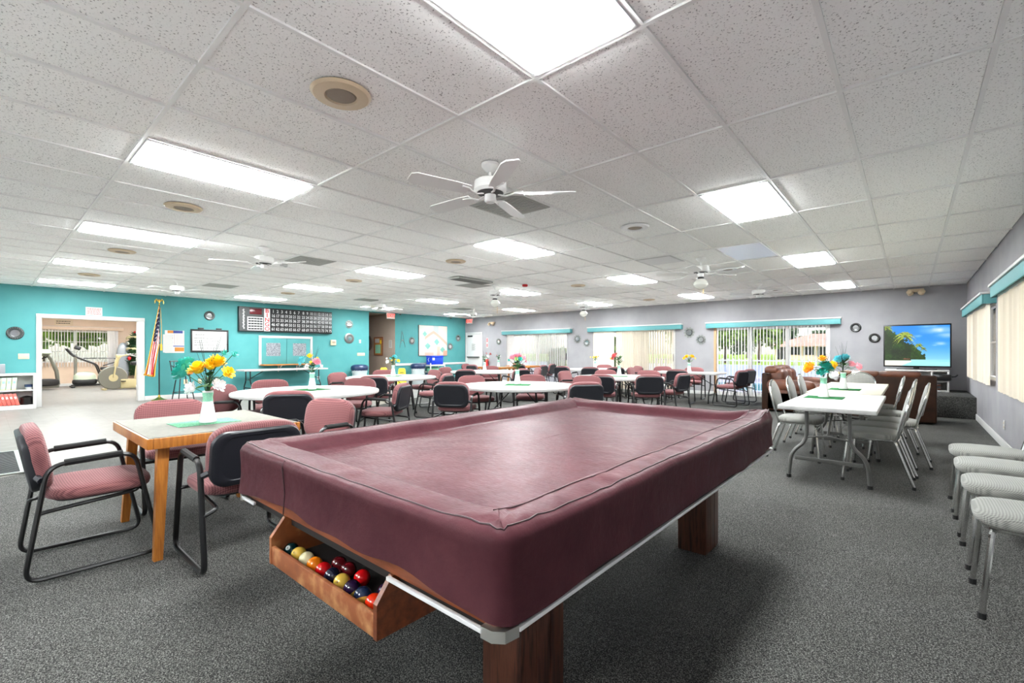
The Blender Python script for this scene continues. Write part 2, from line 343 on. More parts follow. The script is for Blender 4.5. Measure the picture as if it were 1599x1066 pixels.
# ================================================================ ceiling
q = MB(); q.box(XL-.12, XR+.12, YF-.1, YB+.12, HC+.03, HC+.16)
ceil = struct('ceiling', q, W['plaster'], 0)
LI, LJ = (1, -4, -9, -14, -19), (-3, 0, 3, 6, 9)
skip = {(i, j) for i in LI for j in LJ}
VENTS = [(-2, 2, 'vent'), (-9, 2, 'vent'), (-16, 2, 'vent'), (-2, 5, 'panel'), (-9, 5, 'vent'), (-16, 5, 'vent'), (-16, 8, 'vent')]
tm = MB(); tm.box(.013, TX-.013, .013, TY-.013, .0, .02); tme = tm.mesh('ceiling_tile', W['tile'], 0)
tp = MB(); tp.box(.013, TX-.013, .013, TY-.013, .0, .02); tpe = tp.mesh('ceiling_panel', W['panel'], 0)
cells = []
S_, C_ = sin(.7146), cos(.7146)
for i in range(-21, 6):
    for j in range(-5, 11):
        x0 = GX0+i*TX; y0 = GY0+j*TY
        if x0 < XL-.3 or x0 > XR-.05 or y0 > YB-.05 or y0+TY < YF: continue
        if (i, j) in skip: continue
        xc, yc = x0+TX/2, y0+TY/2; dd = -xc*S_+yc*C_; rr = xc*C_+yc*S_
        vis = dd > .5 and abs(rr)/dd < 1.3 and 1.46/dd < 1.0
        cells.append((0 if vis else 1, max(dd, .5) if vis else hypot(xc, yc), i, j))
cells.sort(); rest = MB()
def clip_tile(i, j):
    x0 = GX0+i*TX; y0 = GY0+j*TY
    return max(x0+.013, XL), min(x0+TX-.013, XR), max(y0+.013, YF), min(y0+TY-.013, YB)
for k, (nv, d, i, j) in enumerate(cells):
    a = clip_tile(i, j); x0 = GX0+i*TX; y0 = GY0+j*TY
    cut = (a[1]-a[0] < TX-.03) or (a[3]-a[2] < TY-.03)
    if k < 296:
        if cut: tq = MB(); tq.box(a[0]-x0, a[1]-x0, a[2]-y0, a[3]-y0, 0, .02); me = tq.mesh('ceiling_tile', W['tile'], 0)
        else: me = tpe if (i, j) == (0, 5) else tme
        t_ = obj('ceiling_tile', me, ceil, (x0, y0, HC+.010+random.uniform(0, .003)))
    else: rest.box(a[0], a[1], a[2], a[3], HC+.006, HC+.026)
o = rest.build('ceiling_tiles', W['tile'], ceil, 0); o['kind'] = 'stuff'
lx = YB-YF; rx = MB(); rx.box(-.012, .012, YF, YB, 0, .03); rme = rx.mesh('grid_rail', W['rail'], 0)
for i in range(-20, 6):
    x = GX0+i*TX
    if XL < x < XR: obj('grid_rail', rme, ceil, (x, 0, HC))
rx = MB(); rx.box(XL, XR, -.012, .012, 0, .03); rme2 = rx.mesh('grid_rail', W['rail'], 0)
for j in range(-4, 11):
    y = GY0+j*TY
    if YF < y < YB: obj('grid_rail', rme2, ceil, (0, y, HC-.0005))
# ================================================================ walls
WT = .12
q = MB()
q.box(XL-WT, XL, YF, .85, 0, HC+.03); q.box(XL-WT, XL, .85, 2.64, 2.05, HC+.03); q.box(XL-WT, XL, 2.64, 9.2, 0, HC+.03); q.box(XL-WT, XL, 10.32, YB+WT, 0, HC+.03); 
q.box(XL-WT, XL, 9.2, 10.32, 2.69, HC+.03)
wl = struct('wall_left', q, W['turq'], 0)
SL = [(-12.34, -9.45), (-8.33, -5.48), (-4.33, -1.54)]; ST = 1.98
q = MB(); xs = [XL-.0] + [v for s in SL for v in s] + [XR+WT]
for k in range(0, 8, 2): q.box(xs[k], xs[k+1], YB, YB+WT, 0, HC+.03)
for a, b in SL: q.box(a, b, YB, YB+WT, ST, HC+.03)
wb = struct('wall_back', q, W['grey'], 0)
RW = [(5.15, 8.25), (9.45, 12.6)]; RZ0, RZ1 = .82, 1.98
q = MB()
for a, b in ((YF, RW[0][0]), (RW[0][1], RW[1][0]), (RW[1][1], YB)): q.box(XR, XR+WT, a, b, 0, HC+.03)
for a, b in RW: q.box(XR, XR+WT, a, b, 0, RZ0); q.box(XR, XR+WT, a, b, RZ1, HC+.03)
wr = struct('wall_right', q, W['grey'], 0)
q = MB(); q.box(XL-WT, -9, YF-WT, YF, 0, HC+.03); q.box(-9, -2, YF-WT, YF, 2.05, HC+.03); q.box(-2, XR+WT, YF-WT, YF, 0, HC+.03)  # unseen wall, made white and set closer to bounce light
wf = struct('wall_front', q, W['white'], 0)
# hallway and gym shells
q = MB(); q.box(-18.6, XL-WT, 10.32, 10.44, 0, HC); q.box(-18.6, XL-WT, 9.08, 9.2, 0, HC); q.box(-18.7, -18.6, 9.08, 10.44, 0, HC); q.box(-18.7, XL-WT, 9.08, 10.44, HC, HC+.1)
q.box(XL-WT, XL-.001, 10.319, 10.3195, 0, HC)
struct('wall_hallway', q, W['taupe'], 0)
GXB = -23.2
q = MB(); q.box(GXB-.12, GXB, -1.6, 1.3, 0, 2.6); q.box(GXB-.12, GXB, 3.2, 4.8, 0, 2.6); q.box(GXB-.12, GXB, 1.3, 3.2, 0, .86); q.box(GXB-.12, GXB, 1.3, 3.2, 2.02, 2.6)
q.box(GXB, XL-WT, -1.72, -1.6, 0, 2.6); q.box(GXB, XL-WT, 4.8, 4.92, 0, 2.6)
q.box(XL-WT-.012, XL-WT, -1.6, .85, 0, 2.6); q.box(XL-WT-.012, XL-WT, 2.64, 4.8, 0, 2.6); q.box(XL-WT-.012, XL-WT, .85, 2.64, 2.05, 2.6)
struct('wall_gym', q, W['tan'], 0)
q = MB(); q.box(GXB-.12, XL-WT, -1.72, 4.92, 2.6, 2.7); struct('ceiling_gym', q, W['plaster'], 0)
# baseboards, chair rail, door casings
q = MB()
for a, b in ((YF, .80), (2.74, 9.2), (10.33, YB)): q.rbox(XL, XL+.016, a, b, .002, .115, .004)
struct('baseboard_left', q, W['white'])
q = MB()
for k in range(0, 8, 2): q.rbox(xs[k]+.01, min(xs[k+1], -1.01), YB-.016, YB, .002, .10, .004) if xs[k] < -1.2 else None
struct('baseboard_back', q, W['white'])
q = MB(); q.rbox(XR-.016, XR, YF, 11.94, .004, .11, .004); struct('baseboard_right', q, W['white'])
q = MB(); q.rbox(XL, XL+.025, 10.33, YB-.001, .715, .80, .006); struct('trim_2', q, W['white'])
q = MB(); q.rbox(XL-.13, XL+.025, .80, .89, .002, 2.02, .006); q.rbox(XL-.13, XL+.025, 2.60, 2.735, .002, 2.02, .006); q.rbox(XL-.13, XL+.028, .798, 2.737, 2.019, 2.11, .006)
struct('trim_3', q, W['white'])
q = MB(); q.rbox(GXB, GXB+.02, -1.6, 4.8, .002, .1, .005); struct('baseboard_gym', q, W['white'])
# ================================================================ sliding doors and windows
def slider(n, a, b, npan):
    q = MB(); y = YB+.03
    q.box(a, b, y, y+.08, ST-.05, ST); q.box(a, b, y, y+.08, 0, .04); q.box(a, a+.05, y, y+.08, .04, ST-.05); q.box(b-.05, b, y, y+.08, .04, ST-.05)
    w = struct('window_%d' % n, q, W['alu'], 0); pw = (b-a-.1)/npan
    for k in range(npan):
        x0 = a+.05+k*pw; x1 = x0+pw; yy = y+.015+.03*(k % 2)
        q = MB(); q.box(x0, x0+.05, yy, yy+.025, .04, ST-.05); q.box(x1-.05, x1, yy, yy+.025, .04, ST-.05); q.box(x0+.05, x1-.05, yy, yy+.025, .04, .12); q.box(x0+.05, x1-.05, yy, yy+.025, ST-.11, ST-.05)
        f = q.build('sash', W['alu'], w, 0)
        g = MB(); g.box(x0+.05, x1-.05, yy+.010, yy+.015, .12, ST-.11); g.build('pane', W['glass'], f, 0)
    q = MB(); q.rbox(b-.09, b-.06, y-.04, y+.015, .95, 1.2, .008); q.build('handle', W['black'], w)
    return w
for k, (a, b) in enumerate(SL): slider(k+1, a, b, 2 if k < 2 else 3)
q = MB(); q.box(-4.33, -4.27, YB-.02, YB+.03, .002, ST); struct('trim_4', q, W['brownf'], 0)
def side_window(n, y0, y1, x, z0, z1, s=1, nm=3, hb=2):
    q = MB(); t = .05; xa, xb = sorted((x+.03*s, x+.09*s))
    q.box(xa, xb, y0, y1, z0, z0+t); q.box(xa, xb, y0, y1, z1-t, z1); q.box(xa, xb, y0, y0+t, z0+t, z1-t); q.box(xa, xb, y1-t, y1, z0+t, z1-t)
    w = struct('window_%d' % n, q, W['alu'], 0)
    cy = [y0+t+(y1-y0-2*t)*k/nm for k in range(nm+1)]; cz = [z0+t+(z1-z0-2*t)*k/hb for k in range(hb+1)]
    q = MB()
    for c in cy[1:-1]: q.box(xa+.01, xb-.01, c-.02, c+.02, z0+t, z1-t)
    for c in cz[1:-1]: q.box(xa+.012, xb-.012, y0+t, y1-t, c-.012, c+.012)
    q.build('muntins', W['alu'], w, 0)
    for i in range(nm):
        for j in range(hb):
            g = MB(); g.box((xa+xb)/2-.003, (xa+xb)/2+.003, cy[i]+.02, cy[i+1]-.02, cz[j]+.012, cz[j+1]-.012); g.build('pane', W['glass'], w, 0)
    return w
side_window(4, RW[1][0], RW[1][1], XR, RZ0, RZ1, 1, 3, 2); side_window(5, RW[0][0], RW[0][1], XR, RZ0, RZ1, 1, 3, 2)
side_window(6, 1.3, 3.2, GXB-.12, .86, 2.02, 1, 2, 3)
# vertical blinds: a head rail and single slats
def blind(name, label, p0, p1, z0, z1, angs, mat, jit=6, group='vertical blinds'):
    p0 = Vector(p0); p1 = Vector(p1); L = (p1-p0).length; d = (p1-p0).normalized(); base = atan2(d.y, d.x)
    t = thing(name, label, 'blind', (p0.x, p0.y, 0), base, group)
    q = MB(); q.rbox(0, L, -.02, .02, z1, z1+.035, .005); q.build('head_rail', W['alu'], t)
    n = int(L/.078); q = MB()
    cv = [(-.0445, 0), (-.024, .009), (0, .013), (.024, .009), (.0445, 0)]
    out = cv+[(x, y-.0012) for x, y in cv[::-1]]
    q.prism(out, z0, z1); me = q.mesh('slat', mat, 40)
    for k in range(n):
        a = angs(k/(n-1)) if callable(angs) else angs
        if a is None: continue
        obj('slat', me, t, ((k+.5)*L/n, 0, 0), radians(a+random.uniform(-jit, jit)))
    return t
def valance(label, p0, p1, dep, rz=0):
    L = (Vector(p1)-Vector(p0)).length; d = (Vector(p1)-Vector(p0)); t = thing('window_valance', label, 'valance', (p0[0], p0[1], 0), atan2(d.y, d.x), 'turquoise window valances')
    q = MB(); q.rbox(0, L, -dep, -dep+.02, 1.935, 2.07, .004); q.rbox(0, .02, -dep+.02, -.001, 1.935, 2.07, .004); q.rbox(L-.02, L, -dep+.02, -.001, 1.935, 2.07, .004); q.build('board', W['valance'], t)
    q = MB(); q.rbox(-.015, L+.015, -dep-.02, -.001, 2.071, 2.105, .006); q.build('cap', W['white'], t)
yb = YB-.075
blind('vertical_blind', 'half open white vertical blind over the glass door nearest the white door', (-12.32, yb), (-9.47, yb), .03, 1.93, lambda u: None if .13 < u < .24 else (75 if u < .13 else 97), W['blindw'])
blind('vertical_blind', 'closed cream vertical blind over the middle glass door', (-8.31, yb), (-5.50, yb), .03, 1.93, lambda u: (10 if u < .26 else None if u < .29 else 55 if u < .7 else 76), W['blindc'])
blind('vertical_blind', 'open white vertical blind with the pool and house showing through', (-4.24, yb), (-1.56, yb), .03, 1.93, lambda u: 114-11*u, W['blindw'])
blind('vertical_blind', 'closed cream vertical blind on the right wall nearest the television', (XR-.075, 12.62), (XR-.075, 9.45), .77, 1.93, lambda u: 20, W['blindc'], 26)
blind('vertical_blind', 'closed cream vertical blind on the right wall at the picture edge', (XR-.075, 8.32), (XR-.075, 5.1), .76, 1.93, lambda u: 18, W['blindc'], 26)
valance('turquoise valance with white cap above the glass door nearest the white door', (-12.55, YB), (-9.24, YB), .15)
valance('turquoise valance with white cap above the middle glass door', (-8.52, YB), (-5.24, YB), .15)
valance('turquoise valance with white cap above the glass door that shows the pool', (-4.52, YB), (-1.31, YB), .15)
valance('turquoise valance on the right wall nearest the television', (XR, 12.75), (XR, 9.35), .15)
valance('turquoise valance on the right wall at the picture edge', (XR, 8.42), (XR, 5.0), .15)
blind('vertical_blind', 'open dark-edged vertical blind in the exercise room window', (GXB+.08, 1.28), (GXB+.08, 3.45), .70, 2.04, lambda u: 75 if u < .85 else 15, W['blindw'])
t = thing('blind_valance', 'cream blind valance above the exercise room window', 'valance', (GXB, 1.2, 0)); q = MB(); q.rbox(.001, .14, 0, 2.4, 2.05, 2.16, .006); q.build('board', W['tan'], t)
q = MB(); q.rbox(-.005, .145, -.005, 2.405, 2.16, 2.175, .004); q.build('cap', W['white'], t)
# white metal door in the back wall
q = MB(); q.rbox(-14.80, -14.72, YB-.03, YB-.001, .002, 2.09, .005); q.rbox(-13.86, -13.78, YB-.03, YB-.001, .002, 2.09, .005); q.rbox(-14.72, -13.86, YB-.03, YB-.001, 2.02, 2.09, .005)
d1 = struct('door_1', q, W['white'])
q = MB(); q.rbox(-14.71, -13.87, YB-.024, YB-.002, .01, 2.015, .004); leafd = q.build('door_leaf', W['white'], d1)
q = MB(); q.rbox(-14.66, -13.92, YB-.09, YB-.05, 1.0, 1.05, .01); q.box(-14.64, -14.60, YB-.05, YB-.024, 1.0, 1.05); q.box(-13.98, -13.94, YB-.05, YB-.024, 1.0, 1.05); q.build('push_bar', W['steel'], d1)
q = MB(); q.rbox(-14.62, -14.36, YB-.08, YB-.024, 1.90, 1.96, .01); q.build('door_closer', W['black'], d1)
q = MB(); q.box(-14.42, -14.15, YB-.0265, YB-.0245, 1.28, 1.62); pp = q.build('notice_paper', W['paper'], d1, 0)
q = MB()
for k in range(6): q.box(-14.39, -14.18-.04*(k % 2), YB-.028, YB-.0268, 1.56-.045*k, 1.57-.045*k)
q.build('print_lines', W['boardgrey'], d1, 0)
# open door leaf edge of the exercise room
q = MB(); q.rbox(XL-.172, XL-.135, 2.60, 3.48, .02, 2.0, .004); dg = struct('door_2', q, W['white'])
q = MB()
for z in (.35, 1.05, 1.75): q.rbox(XL-.16, XL-.14, 2.588, 2.6, z-.05, z+.05, .002)
q.build('hinge', W['silver'], dg)
# ================================================================ the outdoors
q = MB(); q.box(-26, 40, YB+WT, YB+12, -.3, -.06); q.box(XR+WT, 14, -20, YB+WT, -.3, -.06); q.box(-23, XR+WT, -20, YF-.1, -.3, -.06); struct('ground_patio', q, W['deck'], 0)
q = MB(); q.box(-120, 160, YB+12, YB+44, -.5, -.25); struct('ground_lake', q, W['lake'], 0)
q = MB(); q.box(-220, 260, YB+44, YB+260, -.5, -.2); q.box(-80, GXB-.2, -60, YB+12, -.5, -.12); q.box(14, 80, -60, YB+12, -.5, -.12); struct('ground_lawn', q, W['grass'], 0)
q = MB(); q.prism(rrect(-9, 1.5, YB+3.2, YB+7.2, 1.0), -.059, -.05); pool = tag(q.build('swimming_pool', W['water'], None, 0), 'blue swimming pool on the patio outside the open blind', 'pool')
q = MB(); q.prism([(x, y) for x, y in rrect(-9.35, 1.85, YB+2.85, YB+7.55, 1.3)], -.0595, -.055); q.build('pool_rim', W['white'], pool, 0)
ft = thing('pool_fence', 'white picket pool fence on the patio beyond the water', 'fence', (-10, YB+9, -.06))
q = MB(); q.box(-.02, .02, -.02, .02, 0, 1.0); pk = q.mesh('picket', W['white'], 0)
for k in range(50): obj('picket', pk, ft, (k*.25, 0, 0))
q = MB(); q.box(0, 12.3, -.03, .03, .88, .94); q.box(0, 12.3, -.03, .03, .12, .17); q.build('rails', W['white'], ft, 0)
def house(name, label, x0, x1, y0, y1, h, rh, nwin):
    t = thing(name, label, 'house', ((x0+x1)/2, y0, -.2)); w = x1-x0; d = y1-y0
    q = MB(); q.box(-w/2, w/2, 0, d, 0, h); q.build('wall', W['stucco'], t, 0)
    e = 1.2; q = MB(); q.add([(-w/2-e, -e, h), (w/2+e, -e, h), (w/2+e, d+e, h), (-w/2-e, d+e, h), (-w/2+d/2, d/2, h+rh), (w/2-d/2, d/2, h+rh)], [(0,1,5,4), (1,2,5), (2,3,4,5), (3,0,4), (0,3,2,1)])
    q.build('roof', W['rooft'], t, 0)
    for k in range(nwin):
        x = -w/2+w*(k+.5)/nwin; q = MB(); q.box(x-.75, x+.75, -.06, .0, .9 if k % 3 else .05, 2.3); f = q.build('window', W['winglass'], t, 0)
        q = MB(); q.box(x-.85, x+.85, -.05, -.005, 2.3, 2.42); q.box(x-.85, x-.75, -.05, -.005, .05, 2.3); q.box(x+.75, x+.85, -.05, -.005, .05, 2.3); q.build('window_trim', W['white'], f, 0)
    return t
house('house', 'peach house with a pink tiled hip roof beyond the lawn', -19, -2, 96, 106, 2.45, 2.3, 8)
def tree(name, label, x, y, h, r, mat, seed, zb=-.2, n=900, cone=False, group='trees outside the windows'):
    R = random.Random(seed); t = thing(name, label, 'tree', (x, y, zb), 0, group)
    q = MB(); q.tube([(0,0,0), (.1,.05,h*.35), (0,.1,h*.7)], r*.07, 7, taper=[1.2, 1, .4]); q.build('trunk', W['bark'], t)
    q = MB(); bl = [(R.uniform(-.6,.6)*r, R.uniform(-.6,.6)*r, h*R.uniform(.45,.88), R.uniform(.35,.6)*r) for _ in range(9)]
    for k in range(n):
        b = R.choice(bl); a = R.uniform(0, 2*pi); z = R.uniform(-1, 1); s = math.sqrt(1-z*z); rad = b[3]*R.uniform(.75, 1.05)
        if cone: zz = R.random()**.8; rad2 = r*(1-zz)*R.uniform(.5, 1); c = Vector((cos(a)*rad2, sin(a)*rad2, h*(.12+.88*zz)))
        else: c = Vector((b[0]+cos(a)*s*rad, b[1]+sin(a)*s*rad, b[2]+z*rad))
        e = .16*r**.7*R.uniform(.6, 1.3); u = Vector((R.gauss(0,1), R.gauss(0,1), R.gauss(0,1))).normalized(); v = u.orthogonal().normalized()
        q.add([c-u*e, c+v*e*.6, c+u*e, c-v*e*.6], [(0,1,2,3)])
    f = q.build('foliage', mat, t, 0); f['kind'] = 'stuff'; return t
tree('broadleaf_tree', 'light green tree left of the pink-roofed house', -17.9, 62, 5.4, 2.2, W['tree1'], 1)
tree('broadleaf_tree', 'tall green tree over the left end of the pink roof', -14.9, 66, 5.8, 2.6, W['tree1'], 2)
tree('broadleaf_tree', 'leftmost light green tree beyond the pool', -23.0, 60, 5.6, 2.2, W['tree1'], 3)
for k, (x, y, h, r) in enumerate([(-29, 118, 6.0, 4), (-21, 121, 7.4, 4), (-14.5, 116, 5.6, 2.6), (-8.5, 123, 5.8, 2.6), (-2, 117, 6, 3)]):
    tree('pine_tree', ['dark tree at the far left behind the pink roof', 'dark tree rising left of centre behind the pink roof', 'dark tree at the middle of the pink roof', 'dark tree at the right end of the pink roof', 'dark tree far right of the pink roof'][k], x, y, h, r, W['tree2'], 20+k, n=1000)
tree('broadleaf_tree', 'green tree left in the exercise room window', -34, 1.9, 7, 3.6, W['tree1'], 40, n=1500)
tree('broadleaf_tree', 'green tree right in the exercise room window', -40, 6.5, 8, 3.6, W['tree1'], 41, n=1500)
house('house', 'pale house seen through the exercise room window', -60, -48, 9, 17, 3, 2, 4)
tree('garden_shrub', 'yellow green bush outside the glass door nearest the white door', -13.0, YB+4.5, 1.5, .8, W['tree1'], 50, -.06, 700)
tree('garden_shrub', 'yellow green bush outside the gap of the middle blind', -9.9, YB+4.0, 1.8, .8, W['tree1'], 51, -.06, 700)
# ================================================================ ceiling fixtures
ROWN = {-3: 'added unseen row behind us', 0: 'nearest row', 3: 'second row', 6: 'third row', 9: 'farthest row'}  # the row behind us is unseen, added to brighten the near ceiling
COLN = {1: 'rightmost', -4: 'second from the right', -9: 'middle', -14: 'second from the left', -19: 'leftmost'}
t0 = None
q = MB(); q.rbox(.014, TX-.014, .014, .04, -.004, .05, .002); q.rbox(.014, TX-.014, TY-.04, TY-.014, -.004, .05, .002); q.rbox(.014, .04, .04, TY-.04, -.004, .05, .002); q.rbox(TX-.04, TX-.014, .04, TY-.04, -.004, .05, .002)
fm = q.mesh('frame', W['lensrim']); q = MB(); q.rbox(.04, TX-.04, .04, TY-.04, -.016, .008, .006); lm = q.mesh('diffuser', W['lens'], 0)
for j in LJ:
    for i in LI:
        t = thing('ceiling_light', 'lit ceiling light in the %s, %s of five' % (ROWN[j], COLN[i]), 'ceiling light', (GX0+i*TX, GY0+j*TY, HC), 0, 'recessed fluorescent ceiling lights')
        obj('frame', fm, t); obj('diffuser', lm, t)
# unseen lights added to brighten the gym
for (x, y, z, lab) in ((-17.6, 1.2, 2.6, 'added unseen fluorescent ceiling light of the exercise room nearest its doorway'), (-20.8, 1.2, 2.6, 'added unseen fluorescent ceiling light of the exercise room nearest its window'), (-17.6, 3.2, 2.6, 'added unseen right hand ceiling light of the exercise room near its doorway'), (-20.8, 3.2, 2.6, 'added unseen right hand ceiling light of the exercise room near its window')):
    t = thing('ceiling_light', lab, 'ceiling light', (x, y, z-.011), 0, 'added exercise room ceiling lights'); obj('frame', fm, t); obj('diffuser', lm, t)
# speakers
q = MB(); q.lathe([(.001, -.012), (.075, -.012), (.08, -.006), (.085, -.004)], 24, caps=False); spk_c = q.mesh('grille', W['beigedark'])
q = MB(); q.lathe([(.083, -.002), (.09, -.016), (.15, -.012), (.165, .001), (.16, .006)], 28, caps=False); spk_r = q.mesh('flange', W['beige'])
q = MB(); q.lathe([(.083, -.002), (.09, -.016), (.15, -.012), (.165, .001), (.16, .006)], 28, caps=False); spk_w = q.mesh('flange', W['lensrim'])
SX = (-2.45, -5.57, -8.68, -11.8); SY = (1.34, 5.03, 8.65, 12.3)
SXN = ('rightmost', 'second from the right', 'second from the left', 'leftmost')
for jn, y in enumerate(SY):
    for k, x in enumerate(SX):
        if jn >= 2 and k > 1: continue
        t = thing('ceiling_speaker', '%s round ceiling speaker, %s in the %s' % ('beige' if (k > 0 or jn == 0) else 'white', SXN[k], ('nearest row', 'second row', 'third row', 'farthest row')[jn]), 'speaker', (x, y, HC+.0), 0, 'round ceiling speakers')
        obj('grille', spk_c, t); obj('flange', spk_r if (k > 0 or jn == 0) else spk_w, t)
# return air grilles
VL = ['square return grille behind the nearest ceiling fan', 'square return grille beside the fan in front of the bingo board', 'square return grille nearest the flag', 'white square grille near the fan with the pointed globe', 'grey square grille beside the dark slot vent', 'square grille nearest the hallway opening', 'square grille nearest the painting']
q = MB(); q.rbox(0, TX-.03, 0, TX-.03, -.004, .004, .002); 
vg = MB()
for k in range(14): vg.box(.03, TX-.06, .03+k*.0385, .05+k*.0385, -.009, -.003, M=None)
for k, (i, j, c) in enumerate(VENTS):
    t = thing('ceiling_grille', VL[k], 'vent', (GX0+i*TX+.015, GY0+j*TY+.02, HC-.001), 0, 'square ceiling grilles')
    obj('frame', q.mesh('frame', W['white' if c == 'panel' else 'vent']), t); s_ = obj('slats', vg.mesh('slats', W['lensrim' if c == 'panel' else 'vent'], 0), t)
t = thing('slot_vent', 'dark slotted supply vent on the ceiling near the middle fan', 'vent', (-6.92, 6.05, HC-.001)); q = MB(); q.rbox(0, .32, 0, .95, -.03, .0, .004); q.build('frame', W['vent'], t)
q = MB()
for k in range(6): q.box(.03+k*.046, .05+k*.046, .03, .92, -.036, -.03)
q.build('slats', W['ventdark'], t, 0)
# ceiling fans
def fan(label, x, y, rot, globe, group='white ceiling fans'):
    t = thing('ceiling_fan', label, 'ceiling fan', (x, y, HC), rot, group)
    q = MB(); q.lathe([(.07, 0), (.07, -.02), (.03, -.06), (.02, -.065)], 18); q.build('canopy', W['fanwhite'], t)
    q = MB(); q.lathe([(.012, -.06), (.012, -.14)], 10); q.build('rod', W['fanwhite'], t)
    q = MB(); q.lathe([(.03, -.12), (.10, -.125), (.125, -.14), (.128, -.205), (.11, -.225), (.05, -.235)], 24); h = q.build('motor', W['fanwhite'], t)
    q = MB(); q.lathe([(.05, -.2352), (.104, -.2265), (.10, -.232), (.05, -.241)], 20); q.build('slots', W['fandark'], h)
    q = MB(); q.lathe([(.045, -.235), (.045, -.29), (.035, -.30), (.001, -.30)], 16); q.build('switch_housing', W['fanwhite'], t)
    b = MB(); b.prism([(.19, -.055), (.30, -.065), (.62, -.068), (.66, -.045), (.66, .045), (.62, .068), (.30, .065), (.19, .055)], -.004, .004, M=RX(radians(12))); bm_ = b.mesh('blade', W['fanwhite'], 0)
    a = MB(); a.tube([(.06, 0, -.005), (.12, 0, -.02), (.19, 0, 0)], .010, 6, r2=.006); a.tube([(.16, 0, -.008), (.20, .03, 0), (.26, .04, 0)], .007, 6); a.tube([(.16, 0, -.008), (.20, -.03, 0), (.26, -.04, 0)], .007, 6); am = a.mesh('blade_iron', W['fanwhite'])
    for k in range(5):
        bl = obj('blade', bm_, t, (0, 0, -.232), 2*pi*k/5); obj('blade_iron', am, bl)
    if globe:
        q = MB(); q.lathe([(.045, -.298), (.055, -.31), (.055, -.335)], 16); q.build('lamp_fitter', W['black'], t)
        q = MB(); q.lathe([(.055, -.33), (.075, -.345), (.105, -.385), (.11, -.42), (.09, -.455), (.03, -.49), (.002, -.495)], 20, caps=False); q.build('glass_globe', W['globe'], t)
        q = MB(); q.tube([(.05, 0, -.30), (.05, 0, -.62)], .002, 5); q.build('pull_chain', W['brass'], t)
FL = [('white ceiling fan nearest the camera above the pool table', 0, 0, radians(-106), 0), ('white ceiling fan without a globe in front of the bingo board', 1, 0, radians(170), 0), ('white ceiling fan nearest the flag', 2, 0, radians(20), 0),
      ('white ceiling fan with pointed glass globe right of the middle', 0, 1, radians(60), 1), ('white ceiling fan with glass globe under the red dot on the ceiling', 1, 1, radians(35), 1), ('white ceiling fan beside the hallway exit sign', 2, 1, radians(10), 0),
      ('white ceiling fan without globe close to the open blind', 0, 2, radians(15), 0), ('white ceiling fan with glass globe in front of the middle valance', 1, 2, radians(40), 1), ('white ceiling fan above the exit sign at the far corner', 2, 2, radians(30), 0)]
FX = (-2.48, -6.87, -11.25); FY = (2.6, 7.35, 10.95)
for lab, a, b, r, g in FL: fan(lab, FX[a], FY[b], r, g)
# emergency lights, exit signs, cameras
def emergency(label, x, y, z):
    t = thing('emergency_light', label, 'emergency light', (x, y, z), 0, 'twin head emergency lights'); q = MB(); q.rbox(-.14, .14, -.06, 0, -.04, .04, .01); q.build('body', W['beige'], t)
    for s in (-1, 1):
        M = TR(s*.10, -.10, -.05) @ RX(radians(60)) @ RY(radians(s*20)); q = MB(); q.lathe([(.02, .06), (.05, .05), (.06, -.03)], 16, M=M); h = q.build('lamp_head', W['beige'], t)
        q = MB(); q.lathe([(.001, -.03), (.055, -.034)], 16, caps=False, M=M); q.build('lens', W['mirror'], h)
emergency('twin head emergency light above the television', .08, YB-.001, 2.64); emergency('twin head emergency light above the white door', -13.2, YB-.001, 2.45)
def exit_sign(label, x, y, z, rz):
    t = thing('exit_sign', label, 'exit sign', (x, y, z), rz, 'exit signs'); q = MB(); q.rbox(-.17, .17, -.03, .03, -.11, .11, .01); q.build('housing', W['white'], t)
    o = obj('lettering', text_mesh('EXIT', .17, W['exitred']), t, (0, -.031, 0)); o.rotation_euler = (pi/2, 0, 0)
    q = MB(); q.lathe([(.03, .11), (.03, .13)], 10); q.build('mount', W['white'], t)
exit_sign('lit red exit sign hanging before the hallway opening', XL+.25, 9.95, 2.58, pi/2); exit_sign('lit red exit sign above the white door', -14.45, YB-.10, 2.57, 0)
def dome(label, x, y):
    t = thing('security_camera', label, 'camera', (x, y, HC-.001), 0, 'small ceiling cameras'); q = MB(); q.lathe([(.05, 0), (.05, -.02), (.04, -.025)], 14); q.build('base', W['white'], t)
    q = MB(); q.lathe([(.04, -.025), (.035, -.05), (.001, -.062)], 14, caps=False); q.build('dome', W['black'], t)
dome('small black dome camera right of the hallway opening', XL+.15, 10.45); dome('small black dome camera above the painting', XL+.15, 13.0)
t = tag(MB().lathe([(.001, 0), (.06, -.0), (.06, -.035), (.05, -.045), (.001, -.045)], 16, caps=False).build('fire_strobe', W['red']), 'small red alarm lamp on the ceiling beside the globe fan', 'alarm'); t.location = (-6.35, 7.75, HC-.001)
t = tag(MB().lathe([(.001, 0), (.06, -.0), (.06, -.035), (.05, -.045), (.001, -.045)], 16, caps=False).build('smoke_detector', W['white']), 'white smoke detector on the ceiling before the bingo board', 'detector'); t.location = (-7.9, 3.3, HC-.001)
